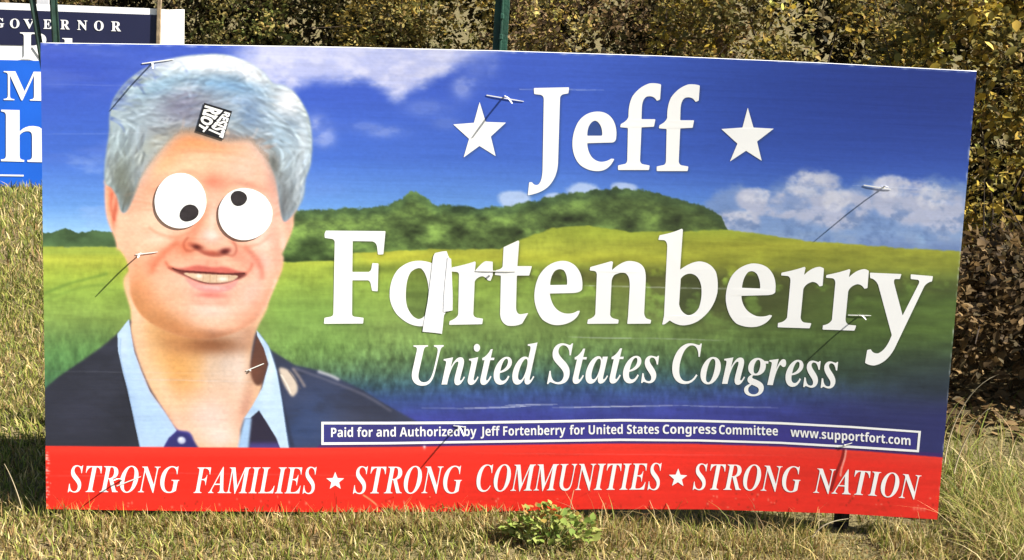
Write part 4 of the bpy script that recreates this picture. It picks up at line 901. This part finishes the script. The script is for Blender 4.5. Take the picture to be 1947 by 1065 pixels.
# posts holding it
g = at(np.array([62., 86., 102., 112.]), np.array([-14., 130., -14., 150.]), .42)
def through(a, b, z0, z1):
    d = (b-a)/(b[2]-a[2]); return a+d*(z0-a[2]), a+d*(z1-a[2])
p0, p1 = through(g[0], g[1], -.3, 1.5); t_post('steel_post', p0, p1, .008, DARKGREEN, 'thin green post crossing the white top edge of the governor sign', 'posts driven in behind the signs', studs=False)
p0, p1 = through(g[2], g[3], -.3, 1.5); t_post('steel_post', p0, p1, .017, DARKGREEN, 'thicker green post crossing the word on the navy band', 'posts driven in behind the signs', studs=False)
g = at_gov(np.array([305., 300.]), np.array([-10., 110.]), YG-.018); p0, p1 = through(g[0], g[1], -.25, 1.60)
def stake(name, p0, p1, w, mat, label, cat):
    o = empty(name, tuple(p0), label, cat); d = p1-p0; V = []; F = []; n = 9; r = np.random.default_rng(3)
    for k in range(n):
        c = p0+d*k/(n-1)+np.array([r.normal(0, .002), 0, 0]); ww = w*(.55 if k == 0 else 1)
        V += [c+np.array([x*ww/2, y*w*.35, 0]) for x, y in ((-1, -1), (1, -1), (1, 1), (-1, 1))]
    for k in range(n-1):
        for q in range(4): F.append((4*k+q, 4*k+(q+1) % 4, 4*k+4+(q+1) % 4, 4*k+4+q))
    F += [(3, 2, 1, 0), tuple(4*(n-1)+q for q in range(4))]
    s = mesh_obj('shaft', V, F, mat, o); s.modifiers.new('bevel', 'BEVEL').width = .003
    return o
stake('wooden_stake', p0, p1, .026, WOOD, 'pale wooden stake at the right end of the governor sign', 'stake')
wb = empty('white_board', tuple(on_ground(np.array(325.), np.array(352.))), 'blank white board standing edge on beside the governor sign', 'board')
flat_px('sheet', [(270, 15.5), (323, 18.6), (320, 360), (268, 356)], YG+.10, BOARD, wb, .01)
v = at_gov(np.array([323.3, 339.5, 337, 320.3]), np.array([18.6, 19.6, 350, 360]), YG+.10); v[1] += (0, .16, 0); v[2] += (0, .16, 0)
o_ = mesh_obj('folded_wing', list(v)+[p+np.array([0, .01, 0]) for p in v], [(0, 3, 2, 1), (4, 5, 6, 7), (0, 1, 5, 4), (1, 2, 6, 5), (2, 3, 7, 6), (3, 0, 4, 7)], BOARD, wb)
gbd = empty('grey_board', tuple(on_ground(np.array(80.), np.array(330.))), 'pale grey board peeping over the top of the governor sign', 'board')
GREYB = mat_plain('grey_board', (.52, .52, .53), .6, .3, vary=.1)
flat_px('sheet', [(70, -40), (92, -39), (92, 120), (70, 119)], YG+.45, GREYB, gbd, .02)
q = at_gov(np.array([81., 81.]), np.array([60., 200.]), YG+.48); p0, p1 = through(q[0], q[1], -.1, 1.2); 
V = [p+np.array([x*.02, y*.015, 0]) for p in (p0, p1) for x, y in ((-1, -1), (1, -1), (1, 1), (-1, 1))]
mesh_obj('leg', V, [(0, 3, 2, 1), (4, 5, 6, 7), (0, 1, 5, 4), (1, 2, 6, 5), (2, 3, 7, 6), (3, 0, 4, 7)], WOOD, gbd)

# ---------------------------------------------------------------- grass
GRASS = mat_tint('grass_blades', .6, .25, .30)
LEAF = mat_tint('leaves', .7, .18, .38)
def blades(x, y, h, w, lean, az, C, curve=.5, seg=2, z=None):
    n = len(x); z = gz(x, y) if z is None else z
    f = np.stack([np.cos(az), np.sin(az), 0*az], 1); r = np.random.default_rng(len(x))
    fa = r.uniform(0, 2*np.pi, n); s = np.stack([np.cos(fa), np.sin(fa), 0*fa], 1)
    base = np.stack([x, y, z-.004], 1); V = []; cols = []
    for k in range(seg+1):
        t = k/seg; ww = w*(1-t**1.6)*.5 if k < seg else None
        hor = lean*h*(t**(1+curve*2)); p = base+f*hor[:, None]; p[:, 2] += h*t*np.sqrt(np.maximum(.05, 1-(lean*.75)**2*t))
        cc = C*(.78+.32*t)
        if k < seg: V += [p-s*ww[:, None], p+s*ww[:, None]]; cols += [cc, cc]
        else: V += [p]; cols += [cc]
    m = 2*seg+1; V = np.stack(V, 1).reshape(-1, 3); cols = np.stack(cols, 1).reshape(-1, 3); b = (np.arange(n)*m)[:, None]; T = []
    for k in range(seg-1): T += [b+np.array([[2*k, 2*k+1, 2*k+3]]), b+np.array([[2*k, 2*k+3, 2*k+2]])]
    T += [b+np.array([[2*seg-2, 2*seg-1, 2*seg]])]
    return V, np.stack(T, 1).reshape(-1, 3), cols
def merge(parts):
    Vs, Fs, Cs = [], [], []; k = 0
    for V, F, C in parts: Vs.append(V); Fs.append(F+k); Cs.append(C); k += len(V)
    return np.concatenate(Vs), np.concatenate(Fs), np.concatenate(Cs)
gr = np.random.default_rng(77)
STRAW = np.array([(.54, .42, .175), (.44, .33, .13), (.62, .51, .26), (.34, .21, .09), (.50, .41, .14)])
GRN = np.array([(.195, .235, .038), (.26, .30, .052), (.12, .155, .026), (.35, .35, .08), (.23, .235, .046)])
def patchy(x, y): return .5+.25*np.sin(3.1*x+1.3*np.sin(2.2*y))+.25*np.sin(4.7*y+2.1*np.sin(1.7*x)+.8)
def tones(n, x, y, green):
    g = gr.random(n) < np.clip(green+.35*(patchy(x, y)-.5), .05, .95)
    c = np.where(g[:, None], GRN[gr.integers(5, size=n)], STRAW[gr.integers(5, size=n)])
    return c*gr.uniform(.5, 1.25, n)[:, None]
def lawn(n, x0, x1, y0, y1, h, w, green, keep=None, seg=2, curve=.4):
    x = gr.uniform(x0, x1, n); y = gr.uniform(y0, y1, n)
    if keep is not None: k = keep(x, y); x, y = x[k], y[k]
    n = len(x); hh = gr.uniform(h*.45, h*1.25, n)
    return blades(x, y, hh, gr.uniform(.7, 1.4, n)*w, np.abs(gr.normal(.55, .3, n)).clip(0, 1.1), gr.uniform(0, 2*np.pi, n), tones(n, x, y, green), curve, seg)
P = [lawn(52000, -.75, 3.1, -.95, .08, .036, .0046, .40, lambda x, y: (np.abs(x-2.19) > .05) | (y < -.24)),
     lawn(30000, -2.0, 5.0, -1.8, -.9, .05, .0045, .45),
     lawn(46000, -1.7, .12, .05, 2.6, .042, .0052, .62),
     lawn(40000, -4.6, .6, 2.6, 5.6, .06, .008, .58),
     lawn(16000, .1, 2.6, .08, 2.4, .06, .005, .45),
     lawn(900, 2.125, 2.255, -.26, .06, .016, .005, .2), lawn(260, 2.09, 2.29, -.30, -.12, .026, .004, .2),
     lawn(9000, -1.3, -.05, -.9, .1, .05, .004, .45)]
V, F, C = merge(P)
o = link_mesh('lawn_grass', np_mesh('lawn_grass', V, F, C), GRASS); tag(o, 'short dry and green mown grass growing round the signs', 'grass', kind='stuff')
# taller tufts at the foot of the sign
x = gr.uniform(-.05, 2.42, 1500); y = gr.normal(-.045, .03, 1500); k = np.abs(x-2.19) > .06; x, y = x[k], y[k]; n = len(x)
tall = .5+.5*np.sin(9*x+2*np.sin(4*x))
P = [blades(x, y, gr.uniform(.03, .06, n)*(1+.45*tall), gr.uniform(.002, .0042, n), np.abs(gr.normal(.45, .25, n)), gr.uniform(0, 6.28, n), tones(n, x, y, .35), .5, 3)]
x = gr.uniform(1.4, 2.35, 240); y = gr.normal(.0, .06, 240); k = np.abs(x-2.19) > .09; x, y = x[k], y[k]; n = len(x)
P.append(blades(x, y, gr.uniform(.06, .13, n), gr.uniform(.002, .004, n), np.abs(gr.normal(.7, .25, n)), gr.uniform(0, 6.28, n), tones(n, x, y, .15), .8, 4))
V, F, C = merge(P); o = link_mesh('foot_grass', np_mesh('foot_grass', V, F, C), GRASS); tag(o, 'uncut grass standing against the foot of the big sign', 'grass', kind='stuff')
# long grass at the right
n = 5200; x = 2.40+np.abs(gr.normal(0, .55, n)); y = gr.normal(.05, .30, n); k = (x < 4.4) & (y > -.55) & ~((x < 2.52) & (y < .12)); x, y = x[k], y[k]; n = len(x)
P = [blades(x, y, gr.uniform(.06, .16, n), gr.uniform(.0025, .0050, n), np.abs(gr.normal(.75, .3, n)), gr.uniform(0, 6.28, n), tones(n, x, y, .62)*1.05, .8, 4)]
n = 900; x = 2.46+np.abs(gr.normal(0, .4, n)); y = gr.normal(-.12, .22, n)
P.append(blades(x, y, gr.uniform(.08, .22, n), gr.uniform(.0025, .0045, n), gr.uniform(.7, 1.1, n), gr.uniform(0, 6.28, n), tones(n, x, y, .3)*1.1, .9, 5))
n = 420; x = 2.0+np.abs(gr.normal(0, .5, n)); y = gr.normal(-.22, .14, n); k = np.abs(x-2.19) > .10; x, y = x[k], y[k]; n = len(x)
P.append(blades(x, y, gr.uniform(.05, .14, n), gr.uniform(.0025, .0045, n), gr.uniform(.8, 1.15, n), gr.uniform(0, 6.28, n), tones(n, x, y, .15)*1.1, .9, 5))
V, F, C = merge(P); o = link_mesh('long_grass', np_mesh('long_grass', V, F, C), GRASS); tag(o, 'long straggling grass at the right end of the big sign', 'grass', kind='stuff')
# single dry stalks that stand out
def stalk(pts, r0, label, tint=(.50, .42, .27)):
    P = np.array(pts, float); t = np.linspace(0, 1, 15); idx = np.linspace(0, 1, len(P))
    # smooth the course
    Q = np.stack([np.polyval(np.polyfit(idx, P[:, k], min(len(P)-1, 3)), t) for k in range(3)], 1); V = []; Fc = []
    for k in range(15):
        rr = r0*(1-.7*t[k]); V += [Q[k]+np.array([rr*math.cos(a), rr*math.sin(a)*.6, rr*math.sin(a)*.8]) for a in (0, 2.1, 4.2)]
    for k in range(14):
        for q in range(3): Fc.append((3*k+q, 3*k+(q+1) % 3, 3*k+3+(q+1) % 3, 3*k+3+q))
    m = np_mesh('grass_stalk', np.array(V), np.array(Fc), np.tile(np.array(tint), (len(V), 1)))
    tag(link_mesh('grass_stalk', m, GRASS), label, 'grass stalk', 'single dry stalks')
def gp(px, py, Y): return at(np.array(float(px)), np.array(float(py)), Y)
stalk([gp(1796, 880, .12), gp(1806, 830, .12), gp(1838, 762, .12), gp(1898, 712, .12)], .0032, 'long arching dry stalk beside the right edge of the big sign')
stalk([gp(1814, 900, .2), gp(1830, 850, .2), gp(1858, 800, .2), gp(1886, 776, .2)], .003, 'shorter bent stalk leaning away from the right edge of the big sign')
b_ = on_ground(np.array(46.), np.array(990.)); stalk([b_, gp(38, 955, b_[1]), gp(24, 915, b_[1]), gp(8, 882, b_[1])], .0026, 'pale stalk standing in the shadow at the portrait end of the sign')
b_ = on_ground(np.array(1545.), np.array(1022.)); stalk([b_, gp(1566, 1000, b_[1]), gp(1592, 990, b_[1]), gp(1618, 986, b_[1])], .0028, 'pale stalk crossing the dark post stub', (.62, .54, .36))

# ---------------------------------------------------------------- leaves and shrubs
def leaf_shape(n_pts=0):
    """unit leaf along +x, slightly folded and drooping: 8 vertices, 6 triangles"""
    V = np.array([(0, 0, 0), (.28, .26, .05), (.28, -.26, .05), (.62, .24, .03), (.62, -.24, .03), (1, 0, -.10), (.28, 0, -.02), (.62, 0, -.05)])
    F = np.array([(0, 6, 1), (0, 2, 6), (6, 7, 3), (6, 3, 1), (6, 4, 7), (6, 2, 4), (7, 5, 3), (7, 4, 5)])
    return V, F
def leaves(P, size, D, C, r, roll=1.0):
    """P positions, D outward directions, one colour each"""
    n = len(P); LV, LF = leaf_shape()
    x = D+r.normal(0, .75, (n, 3)); x[:, 2] -= .35; x /= np.linalg.norm(x, axis=1)[:, None]
    up = np.array([0, 0, 1.0])+r.normal(0, .55*roll, (n, 3)); y = np.cross(up, x); y /= np.maximum(np.linalg.norm(y, axis=1), 1e-4)[:, None]; z = np.cross(x, y)
    V = P[:, None]+size[:, None, None]*(LV[None, :, 0:1]*x[:, None]+LV[None, :, 1:2]*y[:, None]*r.uniform(.8, 1.4, n)[:, None, None]+LV[None, :, 2:3]*z[:, None])
    F = (np.arange(n)*len(LV))[:, None, None]+LF[None]
    Cv = np.repeat(C[:, None], len(LV), 1)*r.uniform(.92, 1.08, (n, len(LV), 1))
    return V.reshape(-1, 3), F.reshape(-1, 3), Cv.reshape(-1, 3)
PAL = {
 'olive': [(.24, .20, .06), (.18, .165, .050), (.30, .24, .075), (.13, .12, .036), (.36, .27, .085), (.24, .16, .06)],
 'yellow': [(.60, .42, .06), (.48, .34, .055), (.34, .27, .06), (.64, .48, .11), (.27, .23, .055), (.40, .25, .06), (.18, .16, .045)],
 'brown': [(.19, .125, .060), (.26, .17, .085), (.13, .085, .045), (.33, .22, .11), (.17, .13, .05), (.10, .07, .04)],
 'green': [(.15, .17, .045), (.20, .21, .06), (.11, .135, .035), (.27, .25, .075), (.32, .25, .07)],
 'dark': [(.065, .058, .020), (.084, .066, .026), (.048, .044, .016), (.10, .076, .03)],  # leaf tones set dark, standing in for shade in the hedge gaps
 'dead': [(.16, .10, .042), (.22, .14, .06), (.105, .068, .032), (.27, .18, .08), (.10, .075, .034)],
 'gold': [(.58, .40, .09), (.48, .33, .07), (.38, .26, .06), (.26, .20, .05), (.60, .45, .13)],
}
def branch(bm, a, b, r0, r1, bend, r):
    a, b = Vector(a), Vector(b); n = 6; d = (b-a).normalized(); s = d.orthogonal().normalized(); t = d.cross(s); off = Vector(bend)
    rings = []
    for k in range(n+1):
        u = k/n; c = a.lerp(b, u)+off*math.sin(u*math.pi); rr = r0+(r1-r0)*u
        rings.append([bm.verts.new(c+s*rr*math.cos(q*2*math.pi/5)+t*rr*math.sin(q*2*math.pi/5)) for q in range(5)])
    for k in range(n):
        for q in range(5): bm.faces.new((rings[k][q], rings[k][(q+1) % 5], rings[k+1][(q+1) % 5], rings[k+1][q]))
def shrub(name, cx, cy, rx, ry, H, n, pals, size, label, group, seed, low=.1, gain=1.0):
    r = np.random.default_rng(seed); base = (cx, cy, float(gz(cx, cy)))
    o = empty(name, base, label, 'shrub', group)
    nc = max(30, n//55)
    th = r.uniform(0, 2*np.pi, nc); ph = r.uniform(0, 1, nc); rad = r.uniform(.35, 1.0, nc)**.5
    zc = low+(H-low)*ph; prof = np.sqrt(np.clip(1-((ph-.45)/.62)**2, .08, 1))
    cc = np.stack([cx+rx*prof*rad*np.cos(th), cy+ry*prof*rad*np.sin(th), zc], 1)
    cs = r.uniform(.055, .145, nc)*(.6+.5*min(rx, 1.0)); pal = np.array(PAL[pals[0]]); pal2 = np.array(PAL[pals[-1]])
    pick = r.random(nc) < .38
    k = r.integers(nc, size=n); dv = r.normal(0, 1, (n, 3)); dv /= np.linalg.norm(dv, axis=1)[:, None]
    P = cc[k]+dv*(cs[k]*r.uniform(.25, 1.0, n)**.5)[:, None]; P[:, 2] = np.maximum(P[:, 2], .03)
    out = P-np.array([cx, cy, H*.4]); out /= np.linalg.norm(out, axis=1)[:, None]
    dim = r.uniform(.4, 1.2, nc)
    C = gain*dim[k][:, None]*np.where(pick[k][:, None], pal2[r.integers(len(pal2), size=n)], pal[r.integers(len(pal), size=n)])*r.uniform(.65, 1.25, n)[:, None]
    C = np.minimum(C, .6); sz = size*r.uniform(.45, 1.1, n)
    V, F, Cv = leaves(P, sz, out*.7+dv*.5, C, r)
    f = link_mesh('foliage', np_mesh('foliage', V, F, Cv), LEAF, o); f['kind'] = 'stuff'
    bm = bmesh.new()
    for i in range(9):
        t = r.integers(nc); a = Vector((cx+r.normal(0, .06), cy+r.normal(0, .06), base[2]-.03))
        branch(bm, a, cc[t], .009, .003, (r.normal(0, .06), r.normal(0, .06), 0), r)
    for i in range(40):
        t = r.integers(nc); a = cc[t]; b = a+r.normal(0, .16, 3)+np.array([0, 0, .12]); branch(bm, a, b, .0035, .0015, (0, 0, 0), r)
    me = bpy.data.meshes.new('stems'); bm.to_mesh(me); bm.free(); link_mesh('stems', me, BARK, o)['kind'] = 'stuff'
    return o, cc, cs
HG = 'overgrown autumn hedge behind the signs'
SHR = [ # name, x, y, rx, ry, H, n, palettes, leaf size, label
 ('hedge_shrub', -4.2, 6.6, 1.1, .7, 1.7, 7000, ('brown', 'olive'), .055, 'brown leaved shrub behind the far end of the governor sign'),
 ('hedge_shrub', -2.5, 6.5, 1.1, .7, 1.7, 8000, ('brown', 'gold'), .050, 'tawny shrub directly behind the governor sign'),
 ('hedge_shrub', -1.0, 6.3, 1.0, .7, 1.8, 9500, ('olive', 'brown'), .046, 'olive shrub beside the blank white board'),
 ('hedge_shrub', .15, 5.7, .95, .65, 1.75, 10500, ('green', 'olive'), .044, 'dull green shrub behind the cloud bank of the big sign'),
 ('hedge_shrub', 1.05, 5.0, .85, .6, 1.7, 10500, ('olive', 'gold'), .042, 'shrub with a golden patch beside the green post'),
 ('hedge_shrub', 2.0, 4.2, .85, .6, 1.7, 11000, ('brown', 'olive'), .040, 'dark brownish shrub above the printed first name'),
 ('hedge_shrub', 2.85, 3.4, .8, .55, 1.65, 12000, ('olive', 'yellow'), .042, 'yellow speckled shrub above the right hand star'),
 ('hedge_shrub', 3.72, 2.5, .72, .6, 1.6, 12000, ('yellow', 'olive'), .045, 'bright yellow leaved shrub at the right corner of the big sign'),
 ('hedge_shrub', 5.3, 3.6, 1.0, .7, 1.6, 8000, ('yellow', 'brown'), .050, 'yellow and brown shrub farthest along the hedge past the sign'),
 ('hedge_shrub', 4.75, 1.25, .55, .5, 1.45, 6000, ('yellow', 'olive'), .045, 'yellowing shrub out of view past the sign, added to shade the ground'),  # unseen shrub, added to shade the ground right of the sign
 ('hedge_shrub', 3.45, 1.35, .75, .5, .48, 7500, ('dead', 'dead'), .046, 'low tangle of dead brown leaves right of the sign'),
]
built = {}
for i, (nm, x, y, rx, ry, H, n, pals, sz, lab) in enumerate(SHR): built[i] = shrub(nm, x, y, rx, ry, H, int(n*1.45), pals, sz, lab, HG, 100+i, gain=1.3 if 1 <= i <= 5 else 1.0)
for i in range(12):
    t = i/11; x = -4.6+12.2*t; y = 7.9-4.3*t+.3*math.sin(i*2.3)
    shrub('hedge_shrub', x, y, 1.05, .7, 1.95, 8000, ('dark', 'dark'), .075, 'tall shrub filling in behind the autumn hedge, leaves coloured dark as gap shade', HG, 200+i)

# large single leaves on the yellow shrub at the sign's corner
def single_leaves():
    r = np.random.default_rng(8); o, cc, cs = built[7]; LV, LF = leaf_shape(); ms = []
    for k, c in enumerate(PAL['yellow'][:5]+PAL['gold'][:2]):
        ms.append(np_mesh('leaf', LV*np.array([1, 1.25, 1]), LF, np.tile(np.array(c)*1.1, (8, 1)))); ms[-1].materials.append(LEAF)
    d = cc-np.array([3.75, 2.6, 1.2]); front = [i for i in range(len(cc)) if (cc[i][1] < 2.65)]
    inv = Matrix.Translation(o.location).inverted()
    for k in range(230):
        i = front[r.integers(len(front))]; p = cc[i]+r.normal(0, 1, 3)*cs[i]*.6+np.array([-.04, -.12, 0])
        q = bpy.data.objects.new('leaf', ms[r.integers(len(ms))]); col_main.objects.link(q); q.parent = o; q.matrix_parent_inverse = inv
        q.location = p; q.rotation_euler = (r.normal(0, .6), r.normal(.5, .5), r.uniform(0, 6.28)); s = r.uniform(.04, .062); q.scale = (s, s, s)
single_leaves()
# dead leaves on the ground under the hedge
n = 9500; r = np.random.default_rng(15); x = r.uniform(2.45, 5.2, n); y = r.uniform(.35, 3.0, n); k = (y > .62+.12*np.sin(5*x)); x, y = x[k], y[k]; n = len(x)
Pq = np.stack([x, y, gz(x, y)+r.uniform(.005, .05, n)], 1); D = r.normal(0, 1, (n, 3)); D[:, 2] *= .2
V, F, C = leaves(Pq, r.uniform(.03, .06, n), D*2, np.array(PAL['dead'])[r.integers(5, size=n)]*r.uniform(.7, 1.3, n)[:, None], r)
o = link_mesh('fallen_leaves', np_mesh('fallen_leaves', V, F, C), LEAF); tag(o, 'brown fallen leaves on the shaded ground under the hedge', 'leaves', kind='stuff')

# ---------------------------------------------------------------- leafy weed at the foot of the sign
def weed():
    r = np.random.default_rng(21); c = on_ground(np.array(1062.), np.array(1000.)); c[1] = -.085; c[0] = 1.345
    o = empty('leafy_weed', tuple(c), 'small bushy green weed with reddish tips against the red band', 'plant')
    LV, LF = leaf_shape(); ms = []
    for t in ((.19, .27, .05), (.25, .32, .065), (.14, .21, .04), (.31, .35, .09), (.38, .40, .13), (.46, .22, .06), (.40, .28, .07)):
        ms.append(np_mesh('leaf', LV*np.array([1, 1.5, 1]), LF, np.tile(np.array(t), (8, 1)))); ms[-1].materials.append(LEAF)
    inv = Matrix.Translation(o.location).inverted(); bm = bmesh.new()
    for k in range(295):
        a = r.uniform(0, 6.28); q = r.random()**.5; x, y = .128*q*math.cos(a), .06*q*math.sin(a); z = (.026+.058*(1-q*q))*r.uniform(.25, 1.15)
        p = c+np.array([x, y, z+.008]); tip = z > .058
        m = ms[5+r.integers(2)] if tip and r.random() < .35 else ms[r.integers(5)]
        f = bpy.data.objects.new('leaf', m); col_main.objects.link(f); f.parent = o; f.matrix_parent_inverse = inv; f.location = p
        f.rotation_euler = (r.normal(0, .5), r.normal(-.35, .5), a+r.normal(0, .7)); s = r.uniform(.013, .026); f.scale = (s, s, s)
        if k % 4 == 0: branch(bm, c+np.array([x*.3, y*.3, -.01]), p, .0016, .0009, (0, 0, 0), r)
    me = bpy.data.meshes.new('stems'); bm.to_mesh(me); bm.free(); link_mesh('stems', me, mat_plain('weed_stem', (.14, .17, .05), .6), o)['kind'] = 'stuff'
weed()
